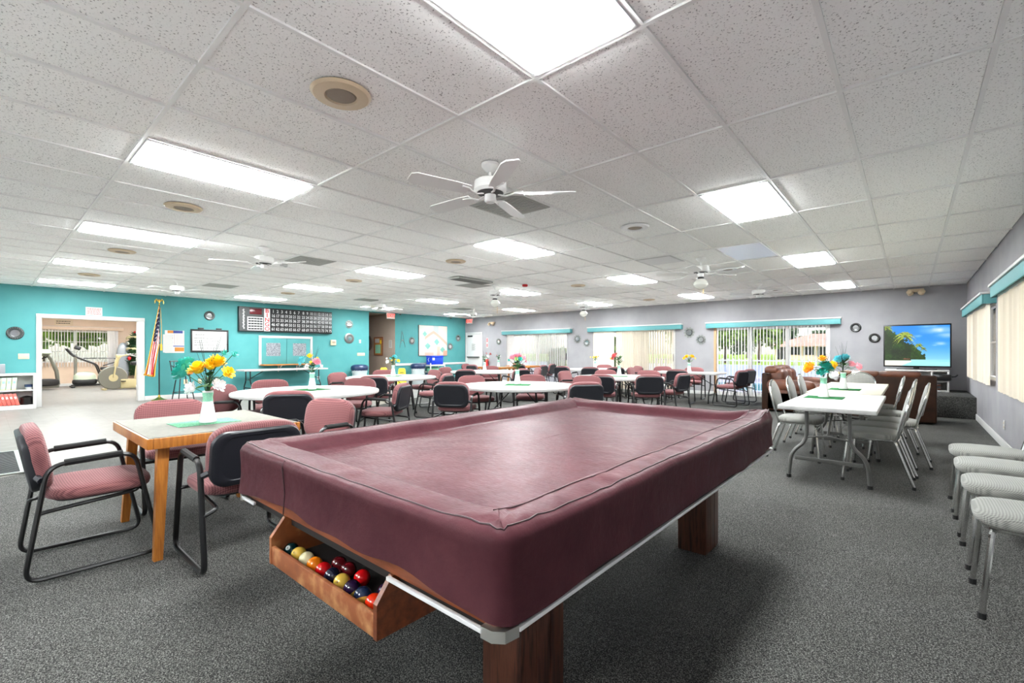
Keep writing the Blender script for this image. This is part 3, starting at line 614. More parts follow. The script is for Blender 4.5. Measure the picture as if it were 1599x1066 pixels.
# ================================================================ things on the turquoise wall (local -y is out of the wall)
def onleft(name, label, cat, y, z, group=None): return thing(name, label, cat, (XL+.001, y, z), pi/2, group)     # local -y -> +X
def onback(name, label, cat, x, z, group=None): return thing(name, label, cat, (x, YB-.001, z), 0, group)
FACE = RX(pi/2)      # lathe axis z -> -y
def ring_mirror(t, r, m='mirdark'):
    q = MB(); q.lathe([(r*.5, .01), (r*.55, .03), (r*.8, .035), (r, .02), (r, .0)], 32, caps=False, M=FACE); f = q.build('frame', W[m], t)
    q = MB(); q.lathe([(.001, .012), (r*.52, .012)], 32, caps=False, M=FACE); q.build('glass', W['mirror'], t)
    q = MB()
    for k in range(20): a = 2*pi*k/20; q.sq((r*.84*cos(a), -.034, r*.84*sin(a)), r*.05, .004, r*.05, 1, 1, 8, 4)
    q.build('studs', W['mirsilver'], f)
def star_mirror(t, r):
    q = MB(); n = 10
    for k in range(n):
        a = 2*pi*k/n; u = Vector((cos(a), 0, sin(a))); v = Vector((-sin(a), 0, cos(a)))
        pts = [u*r*.5-v*r*.16, u*r*.5+v*r*.16, u*r*.8+v*r*.24, u*r+v*r*.06, u*r*.82-v*r*.16]
        q.add([tuple(p+Vector((0, -.012, 0))) for p in pts]+[tuple(p+Vector((0, -.018, 0))) for p in pts], [(0,1,2,3,4), (9,8,7,6,5)]+[(i, (i+1) % 5, 5+(i+1) % 5, 5+i) for i in range(5)])
    q.build('petals', W['mirsilver'], t, 0)
    q = MB(); q.lathe([(r*.42, .0), (r*.56, .024), (r*.60, .0)], 24, caps=False, M=FACE); q.build('ring', W['mirblack'], t)
    q = MB(); q.lathe([(.001, .02), (r*.48, .02)], 24, caps=False, M=FACE); q.build('glass', W['mirror'], t)
t = onleft('round_mirror', 'round mosaic framed mirror left of the exercise room doorway', 'mirror', .48, 1.66); ring_mirror(t, .14)
t = onleft('round_mirror', 'round dark framed mirror above the whiteboard', 'mirror', 4.18, 2.26); ring_mirror(t, .13)
t = onleft('round_mirror', 'larger ring framed mirror right of the bingo board', 'mirror', 8.42, 1.72); ring_mirror(t, .18, 'mirsilver')
t = onleft('starburst_mirror', 'small starburst mirror above the ring framed mirror', 'mirror', 8.42, 2.21, 'starburst mirrors'); star_mirror(t, .16)
for lab, y, z in (('starburst mirror just left of the painting', 11.1, 1.68), ('starburst mirror lower right of the painting', 13.09, 1.47), ('starburst mirror at the turquoise corner', 13.54, 1.84)): star_mirror(onleft('starburst_mirror', lab, 'mirror', y, z, 'starburst mirrors'), .16)
for lab, x, z, r in (('starburst mirror between the white door and the first glass door', -12.84, 1.67, .14), ('upper starburst mirror left of the middle glass door', -9.01, 1.71, .16), ('lower starburst mirror left of the middle glass door', -8.63, 1.57, .15), ('upper starburst mirror right of the middle glass door', -5.05, 1.83, .17), ('lower starburst mirror right of the middle glass door', -4.70, 1.61, .15)): star_mirror(onback('starburst_mirror', lab, 'mirror', x, z, 'starburst mirrors'), r)
t = onback('round_mirror', 'black ring mirror beside the open blind', 'mirror', -1.02, 1.84); ring_mirror(t, .11, 'mirblack')
t = onback('round_mirror', 'black ring mirror next to the television', 'mirror', -.66, 1.58); ring_mirror(t, .11, 'mirblack')
def plate(name, label, cat, y, z, w, h, mat='white', n=1, back=False):
    t = onleft(name, label, cat, y, z) if not back else onback(name, label, cat, y, z); q = MB(); q.rbox(-w/2, w/2, -.008, 0, -h/2, h/2, .003); q.build('plate', W[mat], t)
    for k in range(n):
        q = MB(); x = (k-(n-1)/2)*w/n; q.rbox(x-.006, x+.006, -.016, -.008, -.012, .012, .002); q.build('toggle', W['beige'], t)
plate('switch_plate', 'beige light switch left of the exercise room doorway', 'switch', .61, 1.15, .17, .12, 'beige', 3)
plate('switch_plate', 'white light switch left of the hallway opening', 'switch', 8.84, 1.62, .08, .12)
plate('switch_plate', 'wide beige switch plate left of the hallway opening', 'switch', 8.88, 1.16, .30, .10, 'beige', 5)
plate('outlet', 'beige wall outlet under the stool', 'outlet', 3.62, .44, .09, .13, 'beige'); plate('outlet', 'beige wall outlet right of the stool', 'outlet', 3.95, .44, .09, .13, 'beige'); plate('outlet', 'white outlet under the right end of the folding table', 'outlet', 7.32, .38, .08, .12)
t = onleft('thermostat', 'beige thermostat box right of the bingo board', 'thermostat', 7.82, 1.56); q = MB(); q.rbox(-.09, .09, -.07, 0, -.09, .09, .012); q.build('case', W['beige'], t); q = MB(); q.rbox(-.06, .06, -.078, -.071, -.02, .05, .003); q.build('display', W['beigedark'], t)
t = thing('outlet', 'wall outlet on the right wall under the blind', 'outlet', (XR-.001, 8.62, .31), -pi/2); q = MB(); q.rbox(-.04, .04, -.008, 0, -.06, .06, .003); q.build('plate', W['white'], t); q = MB(); q.rbox(-.016, .016, -.011, -.008, .01, .04, .002); q.rbox(-.016, .016, -.011, -.008, -.04, -.01, .002); q.build('socket', W['beige'], t)
# notices
def sheet(t, w, h, mat='paper', th=.004): q = MB(); q.box(-w/2, w/2, -th, 0, -h/2, h/2); return q.build('sheet', W[mat], t, 0)
t = onleft('notice_sign', 'white notice with red lines above the exercise room doorway', 'sign', 1.77, 2.22); sheet(t, .30, .20)
q = MB(); R_ = random.Random(3)
for k in range(6):
    x = -.12
    while x < .11: w = R_.uniform(.02, .05); q.box(x, min(x+w, .125), -.0055, -.0042, .06-.026*k, .07-.026*k); x += w+.01
q.build('red_lines', W['red'], t, 0)
t = thing('wall_sign', 'small yellow sign on the exercise room wall above the window', 'sign', (GXB+.001, 1.95, 2.31), pi/2); sheet(t, .5, .22, 'beige'); q = MB()
for k in range(2):
    x = -.2
    while x < .17: w = R_.uniform(.03, .07); q.box(x, x+w, -.0055, -.0042, .03-.07*k, .055-.07*k); x += w+.012
q.build('dark_lines', W['ink'], t, 0)
def poster_fn(u, v):
    if v > .88 and u > .12: return (.90,.56,.16) if u < .42 else ((.20,.28,.62) if u < .92 else (.9,.9,.93))
    if .06 < v < .24 and u > .50: return (.90,.58,.18)
    if .28 < v < .33 and u > .42: return (.24,.30,.66)
    if .64 < v < .68 and .22 < u < .40: return (.75,.16,.16)
    if .35 < v < .85 and u > .45 and (int(u*34) % 4 == 0): return (.90,.80,.76)
    if .3 < v < .8 and u < .42 and int(v*40) % 3 == 0: return (.86,.86,.88)
    return (.97,.97,.96)
t = onleft('poster', 'white calendar poster with orange and blue blocks beside the flag', 'poster', 3.375, 1.52); q = MB(); q.box(-.215, .215, -.003, 0, -.30, .30); q.build('sheet', W['paper'], t, 0); obj('printed_face', print_mesh('printed_face', .42, .59, 40, 50, poster_fn, W['printed']), t, (0, -.004, 0))
q = MB(); q.box(-.255, -.05, -.006, -.0045, -.29, .19); q.build('loose_sheet', W['paper'], t, 0)
t = onleft('whiteboard', 'black framed whiteboard with handwriting on the turquoise wall', 'whiteboard', 4.19, 1.555); q = MB(); q.box(-.43, .43, -.012, 0, -.28, .28); q.build('surface', W['paper'], t, 0)
q = MB(); q.rbox(-.46, .46, -.03, 0, .27, .315, .006); q.rbox(-.46, .46, -.03, 0, -.315, -.27, .006); q.rbox(-.46, -.42, -.03, 0, -.27, .27, .006); q.rbox(.42, .46, -.03, 0, -.27, .27, .006); q.build('frame', W['boardblack'], t)
for x in (-.22, .22): q = MB(); q.rbox(x-.07, x+.07, -.03, -.005, .318, .36, .004); q.build('clip', W['boardblack'], t)
q = MB(); R_ = random.Random(5)
for (x0, x1, z) in ((-.34, -.12, .17), (.10, .36, .17), (.18, .26, .10), (-.37, .05, .07), (-.37, .20, .0), (-.37, .15, -.05), (-.37, .30, -.12), (-.30, .22, -.20)):
    x = x0
    while x < x1:
        w = R_.uniform(.02, .05); pts = []
        for k in range(9): pts.append((x+w*k/8, -.0135, z+.010*sin(k*2.2+x*50)*R_.uniform(.5, 1.2)))
        q.tube(pts, .0035, 3); x += w+.012
q.build('handwriting', W['steel'], t, 0)
# bingo board
t = onleft('bingo_board', 'long black bingo board with white numbers on the turquoise wall', 'bingo board', 6.31, 2.215)
BW, BH = 2.84, .73
q = MB(); q.rbox(-BW/2, BW/2, -.12, 0, -BH/2, BH/2, .008); q.build('case', W['boardblack'], t)
q = MB(); q.box(-1.40, -.69, -.124, -.1201, -.35, .35); q.build('left_panel', W['boardgrey'], t, 0)
q = MB(); q.rbox(-1.14, -.80, -.13, -.1241, .15, .32, .004); q.build('number_display', W['led'], t)
q = MB(); q.box(-1.20, -.76, -.13, -.1241, -.325, .07); pat = q.build('pattern_panel', W['bingowhite'], t, 0)
q = MB(); q.box(-.036, .036, -.004, 0, -.022, .022); pc = q.mesh('pattern_lamp', W['boardblack'], 0)
for i in range(5):
    for j in range(5): obj('pattern_lamp', pc, pat, (-1.14+.08*i, -.1301, -.28+.075*j))
q = MB(); q.box(-.735, -.565, -.126, -.1201, -.345, .335); bl = q.build('letter_strip', W['bingowhite'], t, 0)
for k, ch in enumerate('BINGO'):
    o = obj('letter', text_mesh(ch, .165, W['red']), t, (-.65, -.128, .265-.135*k)); o.rotation_euler = (pi/2, 0, 0); o.scale = (1.15, 1, 1)
for r in range(5):
    for c in range(15):
        o = obj('numeral', text_mesh(str(1+c+15*r), .125, W['bingowhite']), t, (-.47+c*.129+(.02 if c > 6 else 0), -.1215, .265-.135*r)); o.rotation_euler = (pi/2, 0, 0); o.scale = (.82 if c+15*r > 8 else 1, 1, 1)
q = MB(); q.tube([(-1.30+.028*sin(k*1.9)+.01*sin(k*.7), -.126, -.29+k*.0105) for k in range(56)], .009, 5); q.build('maker_script', W['bingowhite'], t)
# serving hatch
t = onleft('serving_hatch', 'white framed turquoise hatch with two doors below the bingo board', 'hatch', 6.285, 1.29); w, h = 1.64, .90
q = MB(); q.rbox(-w/2, w/2, -.04, 0, h/2-.07, h/2, .006); q.rbox(-w/2, -w/2+.07, -.04, 0, -h/2, h/2-.07, .006); q.rbox(w/2-.07, w/2, -.04, 0, -h/2, h/2-.07, .006); q.build('frame', W['white'], t)
for s in (-1, 1):
    q = MB(); q.rbox(*sorted((s*.004, s*.745)), -.022, 0, -.42, .375, .003); d = q.build('hatch_door', W['turq'], t)
    R_ = random.Random(9+s); gr = [[R_.choice([(.78,.80,.82), (.55,.58,.62), (.36,.38,.42), (.68,.70,.74)]) for _ in range(40)] for _ in range(40)]
    obj('printed_notice', print_mesh('printed_notice', .42, .40, 40, 40, lambda u, v: gr[int(v*40)][int(u*40)], W['printed']), d, (s*.40, -.024, .03))
q = MB(); q.rbox(-.80, .80, -.30, -.001, -.455, -.42, .006); q.build('counter', W['oak'], t)
for x in (-.25, .32):
    q = MB(); q.tube([(x, -.25, -.46), (x, -.02, -.62)], .014, 6); q.rbox(x-.015, x+.015, -.02, -.001, -.66, -.455, .003); q.rbox(x-.015, x+.015, -.27, -.02, -.475, -.457, .003); q.build('bracket', W['white'], t)
# abstract canvas
def art_fn(u, v):
    c = [.93,.86,.80]; n = .5+.5*sin(u*5.1+v*3.3)*sin(v*6.2-u*2.1)
    c = [c[0]-.05*n, c[1]+.02*n, c[2]+.05*n]
    if u < .42 and v > .45: c = [.86, .89, .84]
    if .5 < u < .68 and v > .72: c = [.76,.82,.82]
    if abs(v-(.78-.9*abs(u-.5)**1.2)) < .05 and u > .2: c = [.93,.72,.64]
    for (a, b, s) in ((.30,.32,.10), (.62,.46,.10), (.83,.20,.09), (.20,.72,.08)):
        if abs(u-a)+abs(v-b)*.9 < s: c = [.53,.80,.74]
        elif abs(u-a)+abs(v-b)*.9 < s*1.12: c = [.80,.88,.83]
    if v < .10 and .2 < u < .5: c = [.94,.77,.68]
    if v < .16 and u > .85: c = [.93,.68,.58]
    if v < .3 and abs(u-.68) < .05: c = [.94,.78,.70]
    return [min(1, max(0, q)) for q in c]
t = onleft('canvas_painting', 'large pastel abstract canvas above the blue cooler', 'painting', 12.15, 1.705); q = MB(); q.rbox(-.74, .74, -.04, 0, -.615, .615, .004); q.build('stretcher', W['bark'], t); obj('painted_face', print_mesh('painted_face', 1.47, 1.22, 70, 60, art_fn, W['printed']), t, (0, -.0405, 0))
# wire wall ornament
t = onleft('wire_ornament', 'thin silver wire ornament left of the painting', 'ornament', 10.65, 1.70); q = MB(); q.tube([(-.12, -.01, -.30), (-.02, -.01, .35)], .006, 5); q.tube([(.13, -.01, -.28), (.0, -.01, .30)], .006, 5); q.tube([(-.06, -.01, -.1), (0, -.01, .02), (.07, -.01, -.1)], .006, 5); q.build('wires', W['mirsilver'], t)
q = MB(); q.sq((0, -.012, .0), .03, .01, .03, 1, 1, 10, 6); q.build('knot', W['mirsilver'], t)
# hallway wall
def onhall(name, label, cat, x, z): return thing(name, label, cat, (x, 10.319, z), 0)
t = onhall('cork_board', 'framed cork board with papers on the hallway wall', 'notice board', -15.95, 1.47); q = MB(); q.box(-.28, .28, -.012, 0, -.34, .34); q.build('cork', W['cork'], t, 0)
q = MB(); q.rbox(-.31, .31, -.03, 0, .33, .37, .005); q.rbox(-.31, .31, -.03, 0, -.37, -.33, .005); q.rbox(-.31, -.27, -.03, 0, -.33, .33, .005); q.rbox(.27, .31, -.03, 0, -.33, .33, .005); q.build('frame', W['mahog'], t)
for x0, x1, z0, z1, m in ((-.24, .06, .14, .30, 'paper'), (-.22, .14, -.28, .06, 'mint'), (.10, .2, .1, .24, 'fy')): q = MB(); q.box(x0, x1, -.015, -.0121, z0, z1); q.build('pinned_paper', W[m], t, 0)
t = onhall('wreath', 'dark oval wreath on the hallway wall', 'wreath', -16.62, 1.60); q = MB(); q.tube([(.22*cos(a), -.052, .27*sin(a)) for a in [2*pi*k/28 for k in range(28)]], .045, 8, True); q.build('ring', W['bark'], t); q = MB(); q.lathe([(.001, .004), (.19, .004)], 24, caps=False, M=FACE); q.build('centre', W['mirsilver'], t)
t = onhall('wall_notice', 'pale paper notice by the hallway corner', 'notice', -15.15, 1.55); sheet(t, .2, .3, 'paper'); q = MB(); [q.box(-.07, .07, -.0052, -.0041, .1-.04*k, .11-.04*k) for k in range(6)]; q.build('lines', W['steel'], t, 0)
t = onback('wall_notice', 'narrow red and white notice right of the white door', 'notice', -13.5, 1.63); sheet(t, .10, .42, 'paper'); q = MB(); q.box(-.04, .04, -.0055, -.0041, .02, .19); q.box(-.04, .04, -.0055, -.0041, -.18, -.04); q.build('red_print', W['fr'], t, 0)
t = onback('fire_extinguisher', 'red fire extinguisher hanging right of the white door', 'fire extinguisher', -13.45, .80); q = MB(); q.lathe([(.001, -.22), (.07, -.21), (.075, -.18), (.075, .12), (.04, .17), (.025, .2)], 16, (0, -.09, 0)); q.build('cylinder', W['red'], t)
q = MB(); q.rbox(-.05, .06, -.11, -.07, .2, .235, .006); q.tube([(.0, -.09, .24), (-.06, -.09, .29)], .012, 6); q.tube([(.02, -.09, .2), (.09, -.1, .1), (.085, -.1, -.05)], .012, 6); q.build('valve_and_hose', W['black'], t)
# ================================================================ covered pool table
PX0, PX1, PY0, PY1 = -2.33, -0.70, .77, 3.50
t = thing('pool_table', 'large pool table under a maroon vinyl cover', 'pool table', ((PX0+PX1)/2, (PY0+PY1)/2, .0), 0); POOL = t
HW, HL = (PX1-PX0)/2, (PY1-PY0)/2
def ring_pts(e, r, n=40, nl=76):
    r = max(r-e, .002); hw, hl = HW-e, HL-e; out = []
    cs = [(hw-r, hl-r, 0), (-hw+r, hl-r, pi/2), (-hw+r, -hl+r, pi), (hw-r, -hl+r, 3*pi/2)]
    for k in range(4):
        cx, cy, a = cs[k]; out += [(cx+r*cos(a+pi/2*i/6), cy+r*sin(a+pi/2*i/6)) for i in range(7)]
        nx, ny, b = cs[(k+1) % 4]; p = out[-1]; s = (nx+r*cos(b), ny+r*sin(b)); m = nl if k % 2 else n+6
        out += [(p[0]+(s[0]-p[0])*i/m, p[1]+(s[1]-p[1])*i/m) for i in range(1, m)]
    return out
def wr(x, y, s=1.0): return sin(x*7.1*s+2.0*sin(y*3.3))*cos(y*6.3*s+1.7*sin(x*4.1))
def cover_z(x, y, e):
    if e < .13: z = .826+.006*sin(pi*e/.13)
    elif e < .20: q = (e-.13)/.07; q = q*q*(3-2*q); z = .826-.048*q
    else: z = .778
    z += .0022*wr(x, y)+.0012*wr(x*2.3, y*2.1)
    dc = min(hypot(abs(x)-HW+.07, abs(y)-HL+.07), 1)
    an = atan2(abs(y)-HL+.07, abs(x)-HW+.07)
    z += (.010+.006*sin(an*5+1)+.004*sin(an*17))*math.exp(-(dc/.10)**2)              # bunched corners
    if x > HW-.16 and e > .01: z += .0035*sin(y*26+3*sin(y*7))*sin(pi*min(1, e/.13))+.002*sin(y*61+x*30)*sin(pi*min(1, e/.13))
    if abs(y) > HL-.16 and e > .01: z += .0018*sin(x*23+2*sin(x*9))*sin(pi*min(1, e/.13))
    if x > 0 and y > 0: z += (.018+.008*sin(an*4))*math.exp(-(dc/.18)**2)
    ax, ay = x-(HW-.12), y-.55                                       # the long loose fold across the bed
    f = (ay+.42*ax*1.1); z += .010*math.exp(-(f/.035)**2)*max(0, min(1, (ax+.75)/.5))*(1 if e > .12 else .3)
    return z
rings = []; CR = .055
N_ = None; V = []
sk = [(-.004, .618), (.0, .65), (.004, .70), (.003, .745), (.0, .78), (-.002, .803), (.006, .820)]
for k, (e, z) in enumerate(sk):
    ring = []
    for i, (x, y) in enumerate(ring_pts(max(e, 0), CR)):
        s = hypot(x, y); nx, ny = (x/HW)**9, (y/HL)**9; L = hypot(nx, ny) or 1
        a = (x*3.1+y*2.3); wv = (.004+.009*sin(a*2.1+.5)+.005*sin(a*5.2+1.3))*(1-k/7)
        dz = (.006*sin(a*2.6)+.004*sin(a*6.1))*(1-k/5) if k < 5 else 0
        dc = min(1, hypot(abs(x)-HW, abs(y)-HL)/.3); rec = -.010*(1-dc)*(1-abs(k-2.5)/3)
        off = -e if e < 0 else 0
        if y < -HL+.04: dz += .026*(1-(abs(x)/HW)**4)*(1-k/5) if k < 5 else 0
        ring.append((x+nx/L*(off+wv*.6+.004+rec*0), y+ny/L*(off+wv*.6+.004), z+dz))
    rings.append(ring)
for e in (.018, .035, .06, .09, .12, .14, .155, .17, .185, .20, .23, .27, .31, .35, .40, .45, .50, .55, .60, .65, .70, .75, .79, .81):
    rings.append([(x, y, cover_z(x, y, e)) for x, y in ring_pts(e, CR)])
n = len(rings[0]); q = MB(); fs = []
for k in range(len(rings)-1):
    for i in range(n): fs.append((k*n+i, k*n+(i+1) % n, (k+1)*n+(i+1) % n, (k+1)*n+i))
fs.append([(len(rings)-1)*n+i for i in range(n)])
q.add([p for r in rings for p in r], fs); cov = q.build('cover', W['cover'], t, 60)
def seam_ring(e, dz, w=.0): return [(x, y, cover_z(x, y, max(e, .02))+dz) for x, y in ring_pts(e, CR)]
pipe = pm('dark maroon piping', (.20,.10,.12), .5)
q = MB(); q.tube([(x, y, z) for x, y, z in seam_ring(.020, .0008)], .0026, 5, True); q.build('edge_piping', pipe, cov)
q = MB(); q.tube([(HW-.118+.006*sin(k*.9), -HL+.10+(2*HL-.2)*k/40, cover_z(HW-.118, -HL+.10+(2*HL-.2)*k/40, .118)+.001) for k in range(41)], .0024, 5); q.build('rail_piping', pipe, cov)
q = MB(); q.tube([(-.32, -HL-.006, .62), (-.325, -HL+.002, .70), (-.33, -HL-.006, .80), (-.335, -HL+.006, .824)], .0024, 5); q.build('end_seam', pipe, cov)
q = MB(); q.prism(ring_pts(.016, CR), .602, .655); q.box(-HW+.03, HW-.03, -HL+.03, HL-.03, .596, .76); q.build('cabinet', W['mahog'], t, 0)
q = MB(); q.box(-HW+.04, HW-.04, -HL+.04, HL-.04, .56, .596); q.build('underside', W['darkin'], t, 0)
for x0, x1, y0, y1 in ((HW-.006, HW+.006, -HL+.06, HL-.06), (-HW-.006, -HW+.006, -HL+.06, HL-.06), (-HW+.06, -.62, -HL-.006, -HL+.006), (.37, HW-.06, -HL-.006, -HL+.006), (-HW+.06, HW-.06, HL-.006, HL+.006)):
    q = MB(); q.rbox(x0, x1, y0, y1, .590, .602, .002); q.build('edge_trim', W['trimwhite'], t)
for sx in (-1, 1):
    for sy in (-1, 1):
        q = MB(); o = [(0, .012), (.07, .012), (.07, -.006)]
        pts = [(sx*(HW-.065), sy*(HL+.002)), (sx*(HW-.03), sy*(HL+.001)), (sx*(HW-.004), sy*(HL-.018)), (sx*(HW+.003), sy*(HL-.06)), (sx*(HW-.03), sy*(HL-.06)), (sx*(HW-.065), sy*(HL-.03))]
        q.prism(pts, .578, .606); q.build('corner_cap', W['silver'], t)
for sx in (-1, 1):
    for sy in (-1, 1):
        q = MB(); a, b = sorted((sx*.395, sx*.57)); c, d = sorted((sy*.76, sy*1.0)); q.rbox(a, b, c, d, .004, .596, .006)
        for k in range(1, 3): q.box(a-.0015, b+.0015, c+(d-c)*k/3-.002, c+(d-c)*k/3+.002, .005, .59)
        q.build('leg', W['walnut'], t)
# ball tray under the near end
bx0, bx1, by0, by1 = -1.885, -1.145, .735, .965; ox, oy = t.location.x, t.location.y
q = MB(); q.rbox(bx0-ox, bx1-ox, by0-oy, by0+.015-oy, .43, .497, .002); tray = q.build('ball_tray_front', W['boxwood'], t)
q = MB(); q.box(bx0-ox, bx1-ox, by0+.015-oy, by1-oy, .43, .445); q.box(bx0-ox, bx1-ox, by1-oy, by1+.012-oy, .43, .596); q.build('ball_tray', W['darkin'], t, 0)
for x in (bx0, bx1-.016):
    q = MB(); out = [(by0-.002, .429), (by1+.012, .429), (by1+.012, .597), (by0+.05, .597), (by0-.002, .53)]
    q.add([(x-ox+dx, y-oy, z) for dx in (0, .018) for y, z in out], [(0,1,2,3,4), (9,8,7,6,5)]+[(i, (i+1) % 5, 5+(i+1) % 5, 5+i) for i in range(5)]); q.build('ball_tray_side', W['boxwood'] if x == bx0 else W['mahog'], t, 0)
# billiard balls
BC = dict(green=(.02,.18,.20), yellow=(.90,.74,.30), cream=(.90,.87,.70), orange=(.96,.52,.08), red=(.80,.06,.08), navy=(.10,.11,.20), maroon=(.36,.06,.09), purple=(.18,.10,.24), blue=(.12,.18,.30), scarlet=(.95,.20,.06))
BM = {k: pm('%s phenolic ball' % k, v, .08, coat=.6) for k, v in BC.items()}
balls = [('green', None, '6', 'dark green billiard ball at the left end of the tray'), ('yellow', 'cream', '9', 'yellow billiard ball second in the front row'), ('cream', None, None, 'plain cream cue ball in the tray'), ('orange', None, None, 'orange billiard ball beside the cue ball'), ('red', 'yellow', None, 'red billiard ball with yellow side in the front row'), ('navy', None, None, 'dark navy billiard ball in the middle of the front row'), ('yellow', None, '14', 'pale yellow billiard ball numbered fourteen'), ('purple', 'yellow', None, 'purple and yellow striped billiard ball'), ('blue', 'yellow', None, 'dark blue billiard ball in the front row'), ('scarlet', None, None, 'orange red billiard ball at the right of the front row'), ('yellow', None, None, 'yellow billiard ball half hidden at the right end of the tray')]
back = [('maroon', 'yellow', None, 'maroon and yellow billiard ball in the back row', 4), ('maroon', None, None, 'maroon billiard ball in the back row', 5), ('red', None, None, 'bright red billiard ball in the back row', 6.4), ('purple', None, None, 'purple billiard ball in the back row near the right end', 8.6)]
def ball(c, st, num, label, x, y, z):
    r = .0285; b = thing('billiard_ball', label, 'billiard ball', (x, y, z), 0, 'billiard balls in the tray'); q = MB(); q.sq((0,0,0), r, r, r, 1, 1, 24, 16); q.build('ball', BM[c], b)
    R_ = random.Random(int(x*1000)); d = Vector((R_.uniform(-.2,.5)+.3, -1, R_.uniform(.4,1.0))).normalized() if num else None
    if st:
        ax = Vector((R_.uniform(-1,1), R_.uniform(-.6,.2), R_.uniform(.2,1))).normalized(); q = MB(); q.lathe([(r*cos(a)+.0003, r*sin(a)) for a in [radians(v) for v in range(-70, -19, 10)]], 24, caps=False, M=ax.to_track_quat('Z', 'Y').to_matrix().to_4x4()); q.build('stripe', BM[st], b)
    if num:
        Mq = d.to_track_quat('Z', 'Y').to_matrix().to_4x4(); q = MB(); q.lathe([(.001, r+.0004), (.005, r*.986+.0004), (.009, r*.95+.0004)], 16, caps=False, M=Mq); q.build('number_spot', W['paper'] if c != 'yellow' else BM['yellow'], b)
        o = obj('number', text_mesh(num, .011, W['ink']), b); o.matrix_local = Mq @ TR(0, 0, r+.0012)
for k, (c, st, num, lab) in enumerate(balls): ball(c, st, num, lab, -1.835+k*.0645, .795, .474)
for c, st, num, lab, k in back: ball(c, st, num, lab, -1.835+k*.0645, .855, .474)
# ================================================================ round folding tables
def round_table(label, x, y, rz, r=.9):
    t = thing('round_table', label, 'table', (x, y, 0), rz, 'round white folding tables')
    q = MB(); q.lathe([(.001, .70), (r-.03, .70), (r-.008, .695), (r, .705), (r, .728), (r-.006, .736), (r-.02, .740), (.001, .740)], 64, caps=False); q.build('tabletop', W['plastic'], t, 25)
    for s in (-1, 1):
        for u in (-1, 1):
            q = MB(); q.tube(smooth_path([(s*.36, u*.20, .70), (s*.40, u*.21, .40), (s*.46, u*.30, .03)], .15), .016, 8); l_ = q.build('leg', W['black'], t)
            q = MB(); q.lathe([(.02, 0.004), (.02, .04)], 8, (s*.463, u*.303, 0)); q.build('foot_cap', W['rubber'], l_)
        q = MB(); q.tube([(s*.41, -.225, .35), (s*.41, .225, .35)], .011, 6); q.tube([(s*.36, -.20, .69), (s*.36, .20, .69)], .014, 6); q.build('crossbar', W['black'], t)
        q = MB(); q.tube([(s*.405, 0, .36), (s*.08, 0, .69)], .010, 6); q.rbox(s*.08-.03, s*.08+.03, -.025, .025, .675, .70, .004); q.build('brace', W['black'], t)
    return t
TAB = dict(T1=(-6.04, 2.84), T2=(-8.1, 5.55), T3=(-4.6, 5.45), T4=(-8.55, 8.75), T5=(-4.57, 8.65), T7=(-7.1, 12.1))
TN = dict(T1='round table beside the oak table', T2='round table near the hallway', T3='round table behind the pool table', T4='round table nearest the painting', T5='round table before the middle blind', T7='farthest round table')
for k, (x, y) in TAB.items(): round_table('white '+TN[k]+' with black folding legs', x, y, {'T1': .5, 'T2': 1.0, 'T3': .3, 'T4': .7, 'T5': 0, 'T7': .4}[k])
# ================================================================ rectangular folding tables (local x is the length)
def fold_table(label, x, y, rz, L, Wd, mat='plastic', legm='steel', group='rectangular folding tables'):
    t = thing('folding_table', label, 'table', (x, y, 0), rz, group)
    q = MB(); q.rbox(-L/2, L/2, -Wd/2, Wd/2, .695, .74, .010, seg=3); q.build('tabletop', W[mat], t)
    for s in (-1, 1):
        a = s*(L/2-.22)
        for u in (-1, 1):
            q = MB(); q.tube(smooth_path([(a, u*.17, .70), (a, u*.17, .38), (a+s*.0, u*.30, .26), (a, u*(Wd/2-.06), .02)], .14), .0165, 8); l_ = q.build('leg', W[legm], t)
            q = MB(); q.lathe([(.021, .004), (.021, .035)], 8, (a, u*(Wd/2-.06), 0)); q.build('foot_cap', W['rubber'], l_)
        q = MB(); q.rbox(a-.006, a+.006, -.27, .27, .19, .225, .003); q.tube([(a, -.165, .42), (a, 0, .445), (a, .165, .42)], .009, 6); q.build('crossbar', W[legm], t)
        q = MB(); q.tube([(a, 0, .44), (a-s*.42, 0, .69)], .011, 6); q.rbox(a-s*.42-.03, a-s*.42+.03, -.03, .03, .68, .698, .003); q.build('brace', W[legm], t)
    return t
fold_table('near white folding table of the joined pair with grey chairs', -.60, 5.97, pi/2, 1.83, .76)
fold_table('far cream folding table of the joined pair with grey chairs', -.645, 8.16, pi/2, 2.44, .76, 'cream')
fold_table('long white folding table against the turquoise wall under the hatch', -14.35, 6.0, pi/2, 2.44, .70, legm='black')
fold_table('rectangular white folding table by the open blind', -4.28, 11.72, 0, 1.66, .76, legm='black')
